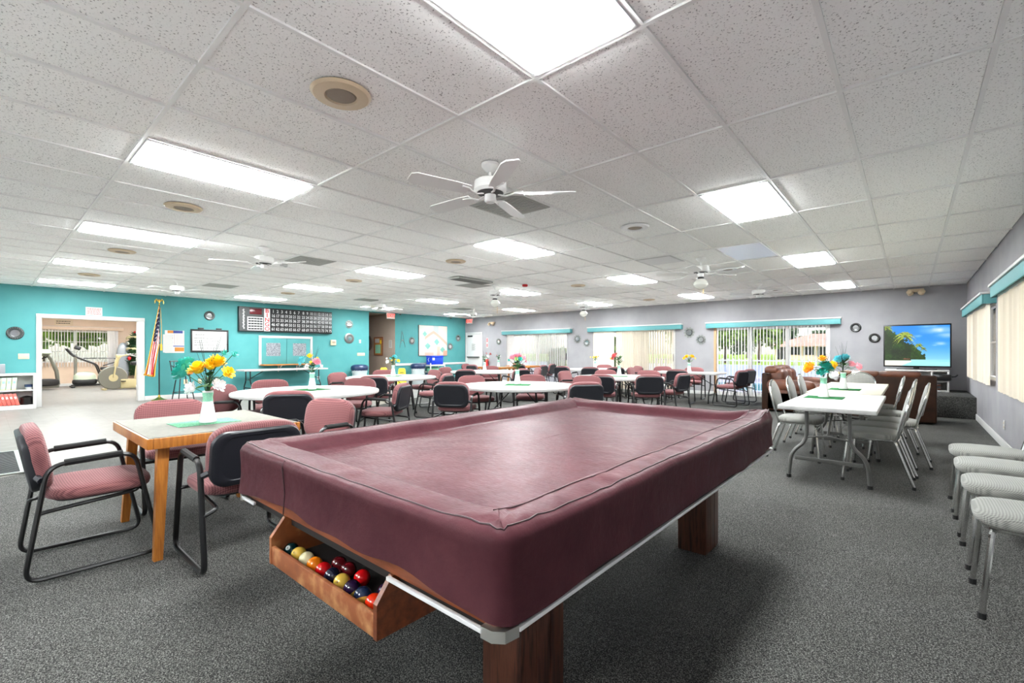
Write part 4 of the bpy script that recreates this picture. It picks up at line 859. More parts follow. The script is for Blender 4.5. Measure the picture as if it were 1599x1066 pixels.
# ================================================================ oak games tables
def oak_table(label, x, y, rz, lx, ly, top='greytop'):
    t = thing('oak_table', label, 'table', (x, y, 0), rz, 'oak framed tables')
    q = MB(); q.rbox(-lx/2+.012, lx/2-.012, -ly/2+.012, ly/2-.012, .735, .742, .002); q.build('laminate_top', W[top], t)
    q = MB(); q.rbox(-lx/2, lx/2, -ly/2, -ly/2+.03, .675, .738, .004); q.rbox(-lx/2, lx/2, ly/2-.03, ly/2, .675, .738, .004); q.rbox(-lx/2, -lx/2+.03, -ly/2+.03, ly/2-.03, .675, .738, .004); q.rbox(lx/2-.03, lx/2, -ly/2+.03, ly/2-.03, .675, .738, .004); q.build('oak_edge', W['oak'], t)
    q = MB(); q.box(-lx/2+.03, lx/2-.03, -ly/2+.03, ly/2-.03, .69, .7349); q.build('core', W['oak'], t, 0)
    for sx in (-1, 1):
        for sy in (-1, 1):
            q = MB(); a, b = sx*(lx/2-.12), sy*(ly/2-.10); c, d = sx*(lx/2-.05), sy*(ly/2-.06); w = .030; z1 = .69
            q.add([(c-w*.75, d-w*.75, .004), (c+w*.75, d-w*.75, .004), (c+w*.75, d+w*.75, .004), (c-w*.75, d+w*.75, .004), (a-w, b-w, z1), (a+w, b-w, z1), (a+w, b+w, z1), (a-w, b+w, z1)], [(3,2,1,0), (4,5,6,7), (0,1,5,4), (1,2,6,5), (2,3,7,6), (3,0,4,7)]); q.build('leg', W['oak'], t, 0)
    return t
oak_table('square oak table with grey laminate top in the left foreground', -3.89, 1.075, 0, 1.06, .89)
oak_table('far square oak table with grey top near the white door', -10.75, 11.65, 0, 1.05, .9)
oak_table('farthest all oak table against the first glass door', -10.85, 13.2, 0, 1.15, .8, 'oak')
# ================================================================ mauve sled chairs
def make_chair():
    t = thing('sled_chair', 'x', 'chair')
    q = MB(); q.sq((0, .03, .445), .255, .245, .047, .55, .5, 28, 10); q.build('seat', W['mauve'], t, 60)
    q = MB(); q.sq((0, .02, .405), .20, .20, .012, .4, .4, 20, 6); q.build('seat_pan', W['shell'], t)
    Mb = TR(0, -.235, .655) @ RX(radians(10))
    q = MB(); q.sq((0, 0, 0), .256, .046, .178, .55, .42, 28, 14, M=Mb @ Matrix(((1,0,0,0),(0,1,0,0),(0,0,1,0),(0,0,0,1)))); q.v = q.v
    vs = []
    for vx, vy, vz in q.v:                                     # square the sides of the cushion
        vs.append((vx, vy, vz))
    q.v = vs; q.build('backrest', W['mauve'], t, 60)
    Ms = TR(0, -.272, .646) @ RX(radians(10))
    out = [(x, z) for x, z in rrect(-.248, .248, -.175, .150, .09, 7)]
    q = MB(); n = len(out)
    lay = [(1.0, .02), (1.005, -.004), (.985, -.016), (.93, -.022), (.80, -.022), (.77, -.018), (.74, -.018)]
    q.add([(x*s, y, z*s) for s, y in lay for x, z in out], [(k*n+i, k*n+(i+1) % n, (k+1)*n+(i+1) % n, (k+1)*n+i) for k in range(len(lay)-1) for i in range(n)]+[[(len(lay)-1)*n+i for i in range(n)]], M=Ms); q.build('back_shell', W['shell'], t, 30)
    for s in (-1, 1):
        x = s*.278
        P = [(x, -.295, .018), (x, .295, .018), (x, .165, .645), (x, -.205, .625)]
        q = MB(); q.tube(smooth_path(P, .075, 6, True), .0125, 8, True, r2=.016); fr = q.build('side_frame', W['black'], t)
        q = MB(); q.tube([(x, -.14, .632), (x, .11, .645)], .019, 8); q.build('arm_pad', W['rubber'], fr)
        q = MB(); q.tube([(x*.99, -.23, .55), (x*.88, -.245, .565)], .018, 6); q.build('back_bracket', W['shell'], t)
    q = MB(); q.tube(smooth_path([(-.272, -.25, .33), (-.20, -.24, .355), (-.20, .20, .395), (.20, .20, .395), (.20, -.24, .355), (.272, -.25, .33)], .05), .011, 7); q.tube([(-.27, .215, .40), (.27, .215, .40)], .011, 7); q.build('seat_support', W['black'], t)
    return t
chair0 = make_chair(); _used = []
def chair(label, x, y, fx, fy, group):
    rz = atan2(fy, fx)-pi/2
    if not _used: _used.append(1); chair0.location = (x, y, .004); chair0.rotation_euler = (0, 0, rz); chair0['label'] = label; chair0['group'] = group; KIDS[chair0] = list(chair0.children); return chair0
    return copy_tree(chair0, None, (x, y, .004), rz, label, group)
G0 = 'mauve chairs around the oak table'; GR = 'mauve chairs around the round tables'; GF = 'mauve chairs at the far square tables'
chair('mauve armchair at the far left foreground facing right', -3.82, .44, 0, 1, G0)
chair('black backed armchair between the foreground oak table and the pool table', -3.22, 1.08, -1, 0, G0)
chair('mauve armchair facing us behind the foreground oak table', -4.62, 1.08, 1, .0, G0)
chair('mauve armchair right of the foreground oak table, its front turned to us', -3.82, 1.80, .35, -.93, G0)
def tchair(tk, label, cx, cy, fx, fy, dmin=.86):
    tx, ty = TAB[tk]; d = hypot(cx-tx, cy-ty)
    if d < dmin: cx, cy = tx+(cx-tx)/d*dmin, ty+(cy-ty)/d*dmin
    L = hypot(fx, fy); chair(label, cx, cy, fx/L, fy/L, GR)
n1 = TN['T1']; tchair('T1', 'mauve armchair turned right, left of the '+n1, -6.40, 2.15, .80, .60, .76)
tchair('T1', 'mauve armchair facing the camera behind the '+n1, -7.05, 2.8, .96, -.2)
tchair('T1', 'black backed armchair at the near side of the '+n1, -5.25, 2.30, -.83, .56, .92)
tchair('T1', 'mauve armchair facing us, far right of the '+n1, -6.48, 3.75, .6, -.8, .95)
tchair('T1', 'armchair turned left, right of the '+n1, -5.33, 3.53, -.82, -.57, .95)
n2 = TN['T2']; tchair('T2', 'mauve armchair at the left end of the '+n2, -8.55, 4.85, .94, .35)
tchair('T2', 'black backed armchair at the near left of the '+n2, -7.33, 4.68, -.74, .67, 1.0)
tchair('T2', 'mauve armchair facing us behind the '+n2, -9.05, 5.98, .83, -.55)
tchair('T2', 'mauve armchair turned left at the far right of the '+n2, -8.45, 6.68, -.16, -.99)
tchair('T2', 'armchair with black back pulled out right of the '+n2, -6.93, 5.72, -.91, -.41)
n3 = TN['T3']; tchair('T3', 'mauve armchair facing us, far left of the '+n3, -5.65, 5.6, .91, -.35)
tchair('T3', 'large black backed armchair at the near left of the '+n3, -4.95, 4.50, -.50, .86, 1.02)
tchair('T3', 'mauve armchair facing the camera behind the '+n3, -5.15, 6.45, .55, -.84)
tchair('T3', 'black backed armchair at the near right of the '+n3, -3.70, 5.60, -.80, .59, 1.02)
tchair('T3', 'mauve armchair facing us just right of the pool table corner', -4.22, 6.72, .30, -.95)
n4 = TN['T4']; tchair('T4', 'mauve armchair left of the '+n4, -9.38, 8.35, .99, .15)
tchair('T4', 'black backed armchair at the near side of the '+n4, -8.25, 7.85, -.55, .83, .92)
tchair('T4', 'armchair turned to the table at the near right of the '+n4, -7.52, 8.78, -.97, .2, .95)
tchair('T4', 'mauve armchair turned left at the far right of the '+n4, -7.7, 9.55, -.6, -.8, 1.05)
tchair('T4', 'mauve armchair facing the camera behind the '+n4, -9.25, 9.7, .69, -.72, .95)
n5 = TN['T5']; tchair('T5', 'mauve armchair turned right at the left of the '+n5, -5.5, 8.42, 1, .08)
tchair('T5', 'black backed armchair at the near left of the '+n5, -4.40, 7.70, -.35, .93, .9)
tchair('T5', 'black backed armchair at the near right of the '+n5, -3.75, 8.15, -.62, .78, .92)
tchair('T5', 'armchair seen from the side, right of the '+n5, -3.62, 8.98, -.97, .10, .95)
tchair('T5', 'mauve armchair facing us, far left of the '+n5, -5.25, 9.35, .58, -.81)
tchair('T5', 'mauve armchair facing us, far right of the '+n5, -4.4, 9.62, .3, -.95)
n7 = TN['T7']; tchair('T7', 'black backed armchair at the right near side of the '+n7, -6.3, 11.62, -.61, .79, .92)
tchair('T7', 'black backed armchair at the near middle of the '+n7, -6.75, 11.15, -.44, .9, .95)
tchair('T7', 'black backed armchair at the left near side of the '+n7, -7.72, 11.4, -.05, .99, .95)
tchair('T7', 'mauve armchair turned left at the right end of the '+n7, -6.25, 12.5, -.6, -.8)
tchair('T7', 'mauve armchair facing the camera behind the '+n7, -7.4, 12.98, .4, -.9, .92)
for lab, x, y, fx, fy in (('black backed armchair at the near side of the rectangular table', -4.25, 11.14, -.1, 1), ('mauve armchair facing us behind the rectangular table', -4.4, 12.38, .15, -1), ('mauve armchair facing us, far left of the rectangular table', -5.3, 12.55, .3, -.95), ('armchair partly seen at the left end of the rectangular table', -5.48, 11.55, 1, .2),
    ('empty armchair turned left in front of the open blind, nearest of two', -3.14, 11.32, -.97, .22), ('armchair hidden behind another in front of the open blind', -3.2, 12.22, -.97, .2),
    ('blue black backed armchair nearest the first glass door', -9.0, 11.55, -.96, -.2), ('farther armchair beside the first glass door', -9.75, 13.05, -.95, -.2), ('black backed armchair between the two far oak tables', -10.35, 12.5, -.15, .98), ('armchair seen from the side left of the far grey topped oak table', -11.6, 11.25, .95, .3), ('armchair at the near side of the far grey topped oak table', -10.85, 10.78, .05, 1)): chair(lab, x, y, fx, fy, GF)
# ================================================================ grey banquet chairs (face local +y)
def make_banquet():
    t = thing('banquet_chair', 'x', 'chair')
    q = MB(); q.sq((0, .02, .455), .225, .225, .040, .5, .55, 26, 9); q.build('seat', W['greyfab'], t, 60)
    q = MB(); q.tube(smooth_path([(-.20, -.19, .42), (-.20, .21, .42), (.20, .21, .42), (.20, -.19, .42)], .08, 5, True), .011, 7, True); q.build('seat_frame', W['chrome'], t)
    Mb = TR(0, -.245, .69) @ RX(radians(12)); o = [(-.19, -.15), (.19, -.15), (.205, .02)]+arc((0, .02), .205, 0, pi, 12)[1:]
    q = MB(); out = [(x, z*.9) for x, z in o]; n = len(out); lay = [(.90, -.018), (1, -.012), (1, .012), (.90, .022), (.5, .026)]
    q.add([(x*s, y, z*s) for s, y in lay for x, z in out], [(k*n+i, k*n+(i+1) % n, (k+1)*n+(i+1) % n, (k+1)*n+i) for k in range(len(lay)-1) for i in range(n)]+[[(len(lay)-1)*n+i for i in range(n)], list(range(n))], M=Mb); q.build('backrest', W['greyfab'], t, 60)
    fr = [(-.20, -.175, .42), (-.215, -.20, .52)]+[tuple(Mb @ Vector((x*1.06, 0, z*.9*1.06))) for x, z in [(-.205, 0)]+arc((0, .02), .205, pi, 0, 12)+[(.205, 0)]]+[(.215, -.20, .52), (.20, -.175, .42)]
    q = MB(); q.tube(fr, .0115, 7); q.build('back_frame', W['chrome'], t)
    for s in (-1, 1):
        for (a, b) in ((.19, .225), (-.17, -.30)):
            q = MB(); q.tube(smooth_path([(s*.14, a*.9, .412), (s*.195, a, .405), (s*.215, b, .02)], .05), .0125, 8); l_ = q.build('leg', W['chrome'], t)
            q = MB(); q.lathe([(.016, .0), (.016, .028)], 8, (s*.2155, b, 0)); q.build('foot_cap', W['rubber'], l_)
    return t
bq = make_banquet(); _ub = []
def banquet(label, x, y, rz, group):
    if not _ub: _ub.append(1); bq.location = (x, y, .004); bq.rotation_euler = (0, 0, rz); bq['label'] = label; bq['group'] = group; KIDS[bq] = list(bq.children); return
    copy_tree(bq, None, (x, y, .004), rz, label, group)
ord_ = ['first', 'second', 'third', 'fourth', 'fifth']
for k, (x, y) in enumerate(((-.28, 5.71), (-.26, 6.22), (-.14, 6.78), (-.24, 7.62), (-.36, 8.45))): banquet('grey banquet chair on the right side of the white tables, %s from the camera' % ord_[k], x, y, pi/2+.0, 'grey chairs at the joined tables')
for k, (x, y) in enumerate(((-1.0, 6.35), (-1.02, 7.45), (-1.02, 8.3))): banquet('grey banquet chair on the left side of the white tables, %s from the camera' % ord_[k], x, y, -pi/2, 'grey chairs at the joined tables')
banquet('grey banquet chair at the far end of the cream folding table', -.66, 9.50, pi, 'grey chairs at the joined tables')
for k, y in enumerate((3.28, 3.92, 4.54, 5.16)): banquet('grey banquet chair against the right wall, %s from the camera' % ord_[k], .475, y, pi/2, 'grey chairs along the right wall')
# ================================================================ vases, bouquets and runners
vm = MB(); vm.lathe([(.001, .002), (.052, .002), (.055, .012), (.046, .06), (.033, .14), (.028, .18), (.034, .215), (.036, .225), (.031, .225), (.024, .19), (.001, .17)], 20, caps=False); VM = vm.mesh('glass_body', W['vase'])
bm2 = MB(); bm2.lathe([(.0310, .150), (.0322, .150), (.0302, .18), (.0352, .212), (.034, .213), (.029, .18)], 20, caps=False); VB = bm2.mesh('band', W['mint'])
petal_cache = {}
def flower_mesh(mat, kind, seed):
    k = (mat, kind, seed % 3)
    if k in petal_cache: return petal_cache[k]
    R = random.Random(seed); q = MB(); n = {'rose': 26, 'peony': 44, 'small': 12}[kind]; r = {'rose': .040, 'peony': .052, 'small': .024}[kind]
    q.sq((0, 0, 0), r*.62, r*.62, r*.5, 1, 1, 10, 6)
    for i in range(n):
        z = 1-1.25*(i+.5)/n; a = i*2.39996+R.uniform(-.15, .15); s_ = math.sqrt(max(0, 1-z*z)); u = Vector((cos(a)*s_, sin(a)*s_, z)); e = Vector((-sin(a), cos(a), 0)); up = u.cross(e)*-1 if True else None
        up = (Vector((0, 0, 1))-u*z); up = up.normalized() if up.length > .05 else Vector((1, 0, 0)); out_ = (u*.75+Vector((0,0,.25))).normalized(); w = r*(.42+.2*(1-z)*.6); c = Vector((u.x*r*.62, u.y*r*.62, u.z*r*.5)); L = r*R.uniform(.5, .72)
        d = (out_*.62+Vector((u.x, u.y, 0))*.35+up*.25).normalized()
        q.add([tuple(c-e*w*.35), tuple(c-e*w*.6+d*L*.55), tuple(c-e*w*.3+d*L), tuple(c+e*w*.3+d*L), tuple(c+e*w*.6+d*L*.55), tuple(c+e*w*.35), tuple(c+d*L*.5-out_*r*.06)], [(6,0,1), (6,1,2), (6,2,3), (6,3,4), (6,4,5), (6,5,0)])
    petal_cache[k] = q.mesh('flower', W[mat], 60); return petal_cache[k]
lf = MB(); lf.add([(0,0,0), (.02,-.018,.004), (.05,-.02,0), (.085,0,-.012), (.05,.02,0), (.02,.018,.004), (.045,0,.006)], [(6,0,1), (6,1,2), (6,2,3), (6,3,4), (6,4,5), (6,5,0)]); LM = lf.mesh('leaf', W['leaf'], 60)
def bouquet(vlab, blab, x, y, z, fl, seed, sc=1.0, twigs=6, nleaf=12):
    v = thing('bud_vase', vlab, 'vase', (x, y, z), 0, 'white bud vases'); obj('glass_body', VM, v); obj('band', VB, v)
    b = thing('artificial_bouquet', blab, 'flowers', (x, y, z+.172), 0, 'bouquets in bud vases'); R = random.Random(seed)
    q = MB()
    for (m, kind, dx, dy, dz) in fl: q.tube([(0, 0, .002), (dx*.15, dy*.15, dz*.45), (dx, dy, dz)], .0028, 5)
    st = q.build('stems', W['stem'], b); 
    q = MB()
    for k in range(twigs):
        a = R.uniform(0, 6.28); s = R.uniform(.03, .12); h = R.uniform(.30, .42)*sc; q.tube([(0, 0, .05), (s*.4*cos(a), s*.4*sin(a), h*.6), (s*cos(a), s*sin(a), h)], .0022, 4, taper=[1, .9, .4])
    q.build('twigs', W['twig'], b)
    for i, (m, kind, dx, dy, dz) in enumerate(fl):
        o = obj('flower', flower_mesh(m, kind, seed+i), b, (dx, dy, dz-.01)); d = Vector((dx, dy, dz*.55)).normalized(); o.rotation_euler = d.to_track_quat('Z', 'Y').to_euler(); o.scale = (sc,)*3
    for k in range(nleaf):
        a = k*2.4+R.uniform(-.3, .3); h = R.uniform(.07, .19)*sc; r = R.uniform(.005, .02); o = obj('leaf', LM, b, (r*cos(a), r*sin(a), h)); o.rotation_euler = (R.uniform(-.4, .4), R.uniform(-.9, .1), a); s = R.uniform(.7, 1.15)*sc; o.scale = (s, s, s)
def runner(label, x, y, z, rz, lx=.36, ly=.33, mat='matgreen'):
    q = MB()
    q.rbox(-lx/2, lx/2, -ly/2, ly/2, 0, .0035, .001); [q.box(s*lx/2-.003, s*lx/2+.003, -ly/2+k*ly/12, -ly/2+(k+.5)*ly/12, .0005, .002) for s in (-1, 1) for k in range(12)]; o = tag(q.build('table_runner', W[mat], None, 0), label, 'table mat', 'woven table runners'); o.location = (x, y, z); o.rotation_euler = (0, 0, rz)
# image right is (.755,.655): offsets below are right, back, up
def rb(l): return [(m, k, r*.755-b*.655, r*.655+b*.755, u) for m, k, r, b, u in l]
ZT = .7405; ZM = .7445
runner('pale mint runner on the foreground oak table', -3.83, 1.05, .7425, .05, .25, .39, 'matmint')
bouquet('white bud vase on the foreground oak table', 'tall bouquet of yellow and teal flowers on the foreground oak table', -3.80, 1.06, .7465, rb([('fy','peony',-.04,-.04,.215), ('fy','peony',.05,.02,.26), ('fy','rose',.03,-.02,.235), ('fy','rose',.15,-.02,.19), ('ft','peony',-.15,.0,.24), ('ft','peony',-.16,-.03,.19), ('ft','small',.10,.03,.33), ('ft','small',.17,.03,.32), ('fw','rose',-.10,-.02,.08), ('fw','rose',.085,-.02,.10), ('fy','rose',-.0,.03,.25)]), 3, 1.1, 8, 18)
runner('green runner on the round table beside the oak table', -6.10, 2.92, ZT, .2)
bouquet('white bud vase on the round table beside the oak table', 'pink, aqua and white bouquet under the serving hatch', -6.10, 2.92, ZM, rb([('fb','peony',-.13,0,.22), ('fb','small',-.16,0,.18), ('fy','rose',-.03,0,.28), ('fy','small',.06,.02,.25), ('fp','peony',.07,-.03,.20), ('fw','rose',-.05,-.03,.14), ('fw','small',.12,0,.15), ('fy','small',.0,-.04,.20)]), 11, 1, 6, 14)
runner('green runner on the round table in front of the hallway', -8.2, 5.65, ZT, .6)
bouquet('white bud vase on the round table in front of the hallway', 'aqua and yellow bouquet in front of the hallway', -8.2, 5.65, ZM, rb([('fb','peony',.03,0,.23), ('fb','rose',-.04,.02,.20), ('fy','small',-.02,-.02,.16), ('fy','rose',.10,0,.15), ('fw','rose',-.11,0,.13), ('fw','small',-.13,0,.20), ('fy','small',.04,-.02,.18)]), 17)
runner('bright green runner on the round table just behind the pool table', -4.58, 5.42, ZT, .55, .38, .33)
bouquet('white bud vase on the round table just behind the pool table', 'pink bouquet with one teal flower behind the pool table', -4.66, 5.50, ZM, rb([('fp','peony',-.07,0,.25), ('fp','peony',.02,0,.27), ('fp','rose',.10,0,.24), ('fp','rose',-.02,.04,.28), ('ft','rose',.04,-.05,.22), ('ft','small',-.13,0,.21), ('fp','small',.13,0,.19), ('fw','small',-.10,0,.13)]), 23, 1, 3, 18)
bouquet('white bud vase on the round table nearest the painting', 'white and dusty red bouquet before the white door', -8.75, 8.95, ZT, rb([('fd','rose',.15,0,.28), ('fw','rose',.08,0,.22), ('fw','small',-.08,0,.24), ('fw','rose',.03,0,.16), ('fr','small',.10,0,.12), ('fd','small',.05,0,.30)]), 29, 1, 6, 16)
bouquet('white bud vase on the far grey topped oak table', 'sparse dark green bouquet left of the first glass door', -10.75, 11.68, .7425, rb([('fw','small',.06,0,.20), ('fd','small',-.06,0,.22)]), 31, 1, 8, 16)
bouquet('white bud vase on the farthest round table', 'small yellow bouquet on the farthest round table', -7.3, 12.3, ZT, rb([('fy','rose',.03,0,.18), ('fy','rose',-.04,0,.17), ('fy','small',-.14,0,.18), ('fo','small',.09,0,.20)]), 37, 1, 4, 12)
runner('green runner on the round table in front of the middle blind', -4.60, 8.70, ZT, .4)
bouquet('white bud vase on the round table in front of the middle blind', 'coral red bouquet with trailing leaves before the middle blind', -4.62, 8.75, ZM, rb([('fr','peony',-.10,0,.25), ('fr','rose',-.13,0,.20), ('fy','small',-.17,0,.20), ('fw','small',.08,0,.17), ('fd','small',-.06,0,.30)]), 41, 1.1, 4, 22)
bouquet('white bud vase on the rectangular table by the open blind', 'bright yellow bouquet against the grey wall', -4.25, 11.75, ZT, rb([('fy','peony',-.06,0,.22), ('fy','peony',.07,0,.22), ('fy','rose',-.12,0,.18), ('fy','small',.15,0,.18), ('fo','small',0,0,.24)]), 43, 1, 3, 18)
runner('green runner on the near white folding table', -.73, 6.14, ZT, 0, .35, .33)
bouquet('white bud vase on the near white folding table', 'orange, teal and white bouquet on the near white folding table', -.74, 6.17, ZM, rb([('fo','peony',-.15,0,.16), ('ft','peony',.02,0,.18), ('ft','peony',.06,.03,.14), ('ft','rose',-.04,-.03,.11), ('fw','peony',.06,-.05,.08), ('fo','rose',-.01,0,.26), ('fy','small',.14,0,.10)]), 47, 1.15, 3, 16)
runner('green runner on the far cream folding table', -.68, 7.67, ZT, 0, .34, .38)
bouquet('white bud vase on the far cream folding table', 'aqua, yellow and pink bouquet on the far cream folding table', -.70, 7.70, ZM, rb([('fb','peony',-.06,0,.23), ('fb','peony',.02,0,.25), ('fy','peony',-.16,-.03,.15), ('fp','rose',.09,-.02,.17), ('fp','rose',.20,0,.14), ('fw','small',.13,0,.06), ('fb','rose',-.02,.04,.22)]), 53, 1.15, 7, 18)
t = thing('wicker_basket', 'small brown basket on the farthest oak table', 'basket', (-11.15, 13.1, .7425)); q = MB(); q.lathe([(.001, 0), (.11, 0), (.15, .08), (.14, .08), (.10, .012), (.001, .012)], 18, caps=False); q.build('bowl', W['cork'], t); q = MB(); q.tube([(.145*cos(a), .145*sin(a), .082) for a in [2*pi*k/24 for k in range(24)]], .010, 6, True); q.build('rim', W['bark'], t)
# ================================================================ sofas
def sofa(name, label, x, y, rz, seats, L):
    t = thing(name, label, 'sofa', (x, y, .004), rz, 'brown leather sofas'); w = (L-.44)/seats         # faces local +y, length along x
    q = MB(); q.rbox(-L/2+.02, L/2-.02, -.44, .40, .03, .42, .03, seg=3); q.build('base', W['sofaback'], t)
    q = MB(); q.rbox(-L/2+.01, L/2-.01, -.49, -.36, .03, .84 if seats == 2 else .80, .03, seg=3); q.build('back_panel', W['sofaback'], t)
    for k in range(seats):
        cx = -L/2+.22+w*(k+.5)
        q = MB(); q.sq((cx, .08, .46), w/2+.004, .38, .10, .5, .35, 22, 9); q.build('seat_cushion', W['sofa'], t, 60)
        q = MB(); q.sq((cx, -.27, .66), w/2+.01, .17, .22, .6, .45, 22, 12, M=None); q.build('back_cushion', W['sofa'], t, 60)
        q = MB(); q.sq((cx, -.36, .845), w/2+.015, .14, .055 if seats == 2 else .10, .7 if seats == 3 else .4, .45 if seats == 3 else .25, 22, 10); q.build('headrest', W['sofa'], t, 60)
        q = MB(); q.rbox(cx-w/2+.02, cx+w/2-.02, .40, .45, .08, .40, .02); q.build('footrest', W['sofa'], t)
    for s in (-1, 1):
        q = MB(); q.sq((s*(L/2-.12), .0, .55), .125, .46, .12, .6, .4, 20, 10); a = q.build('arm_pad', W['sofa'], t, 60); q = MB(); q.rbox(*sorted((s*(L/2-.23), s*(L/2-.02))), -.42, .42, .03, .56, .03, seg=3); q.build('arm', W['sofa'], t)
    return t
sofa('loveseat', 'brown leather loveseat facing the television, its back to us', -.44, 11.02, 0, 2, 1.56)
sofa('reclining_sofa', 'brown leather three seat recliner standing side on before the open blind', -1.90, 11.72, -pi/2, 3, 1.86)
# ================================================================ television and stand on the platform
ZP = .411
t = thing('media_stand', 'white low media stand behind the loveseat', 'media stand', (.08, 13.35, ZP)); q = MB(); q.rbox(-.52, .52, -.2, .2, .42, .455, .004); q.build('top', W['white'], t)
q = MB(); q.rbox(-.52, -.49, -.2, .2, 0, .42, .003); q.rbox(.24, .265, -.2, .2, 0, .42, .003); q.rbox(.49, .52, -.2, .2, 0, .42, .003); q.build('upright', W['white'], t)
q = MB(); q.rbox(-.49, .49, -.2, .2, .0, .03, .003); q.rbox(-.49, .49, -.2, .19, .20, .22, .003); q.build('shelf', W['white'], t); q = MB(); q.box(-.5, .5, .19, .199, .03, .42); q.build('back_panel', W['white'], t, 0)
t = thing('media_player', 'black media box in the white stand', 'media player', (-.15, 13.3, ZP+.221)); q = MB(); q.rbox(-.25, .25, -.13, .13, 0, .07, .006); q.build('case', W['tvblack'], t); q = MB(); q.rbox(-.1, .1, -.134, -.13, .03, .05, .001); q.build('display', W['winglass'], t)
t = thing('game_console', 'black box sticking out of the right side of the white stand', 'console', (.47, 13.12, ZP+.24)); q = MB(); q.rbox(-.13, .16, -.08, .08, 0, .13, .02); q.build('case', W['tvblack'], t); q = MB(); q.tube([(.16, 0, .08), (.22, -.03, .09), (.25, 0, .12)], .016, 6); q.build('handle', W['black'], t)
for k, lab in enumerate(('lower disc case pile in the white stand', 'upper disc case pile in the white stand')):
    t = thing('disc_case_pile', lab, 'discs', (.38, 13.3, ZP+.031+.08*k)); 
    for i in range(4): q = MB(); q.rbox(-.09+.006*(i % 2), .09, -.13, .06, .017*i, .017*i+.0155, .002); q.build('disc_case', W[('tvblack', 'mahog', 'steel', 'bookdark')[i]], t)
def _h(i, j): return (math.sin(i*127.1+j*311.7)*43758.5453) % 1.0
def vn(x, y):
    i, j = math.floor(x), math.floor(y); a, b = x-i, y-j; a = a*a*(3-2*a); b = b*b*(3-2*b)
    return (_h(i, j)*(1-a)+_h(i+1, j)*a)*(1-b)+(_h(i, j+1)*(1-a)+_h(i+1, j+1)*a)*b
def tv_fn(u, v):
    x, y = u, v; n = 2*vn(u*14, v*9)-1
    m2 = 2*(.6*vn(u*46, v*30)+.4*vn(u*90+7, v*60))-1; m2 *= 1.5
    if y < .12 - .02*u: 
        c = (.93,.91,.86) if u < .45-(.12-y)*1.5 else (.62,.90,.91)
        return c
    sea = .155
    if y < sea: return (.55+.15*(1-u), .86, .90) if u > .42 else (.90,.92,.88) if y < .13 else (.16,.28,.12)
    # sky
    s = (y-sea)/(1-sea); c = [.12+.40*(1-s)**2, .52+.28*(1-s)**2, .90]
    cl = 0
    for (a, b, w, h, k) in ((.85,.88,.30,.10,1), (.95,.76,.18,.08,.8), (.86,.55,.09,.045,1), (.78,.51,.05,.02,.6), (.52,.74,.07,.04,.5), (.70,.97,.2,.05,.7)):
        d = ((u-a)/w)**2+((v-b)/h)**2; cl = max(cl, k*math.exp(-d*1.6))
    cl *= .75+.25*n; c = [q+(1-q)*.85*cl for q in c]
    # jungle
    top = .97-.9*u if u < .30 else .66-(u-.30)*.55 if u < .45 else .575-(u-.45)*1.9
    if u < .64 and y < top+.05*n+.05*m2:
        g = .5+.5*m2; pch = 2*vn(u*11+3, v*8)-1; sh = .25+.75*g*(1 if pch > -.15 else .3)
        c = [.05+.15*sh, .10+.26*sh, .02+.05*sh]
        if y < .40 and .10 < u < .42: c = [q*(.45+.4*g) for q in c]
    # palm crowns: drooping fronds
    for (px, py, R, cc, nf) in ((.32,.74,.36,(.70,.78,.28), 15), (.03,.95,.26,(.62,.70,.20), 11), (.54,.50,.19,(.62,.72,.28), 10), (.61,.42,.13,(.56,.66,.28), 9)):
        dx, dy = (u-px)*1.55, v-py
        for k in range(nf):
            a = -.45+k*(pi+.9)/(nf-1); rr = dx*cos(a)+0*dy
            L = R*(.8+.2*sin(k*2.1)); best = 9; tt = 0
            for s in range(0, 11):
                t = s/10*L; fx = cos(a)*t; fy = sin(a)*t-1.5*t*t/R*.55; dd = math.hypot(dx-fx, dy-fy)
                if dd < best: best = dd; tt = t/L
            if best < .019*(1.3-tt)*R/.30*(.6+.8*vn(u*120, v*40+k)): c = [q*(.45+.55*abs(sin(k*1.7)))*(.8+.4*vn(u*150, v*90)) for q in cc]; break
    if .30 < u < .40 and .13 < y < .18+.01*m2: c = [.50,.30,.22]
    return [max(0, min(1, q)) for q in c]
t = thing('television', 'large television showing a palm beach under blue sky', 'television', (.085, 13.30, ZP+.456)); TW, TH = 1.11, .93
TH = .93
q = MB(); q.rbox(-TW/2, TW/2, -.02, .03, .05, .05+TH, .008); q.build('bezel', W['tvblack'], t); obj('screen', print_mesh('screen', TW-.05, TH-.06, 170, 116, tv_fn, W['screen']), t, (0, -.0215, .05+TH/2))
q = MB(); q.rbox(-.05, .05, -.01, .03, .015, .07, .006); q.build('neck', W['tvblack'], t); q = MB(); q.rbox(-.33, .33, -.12, .10, 0, .018, .006); q.build('foot', W['tvblack'], t)
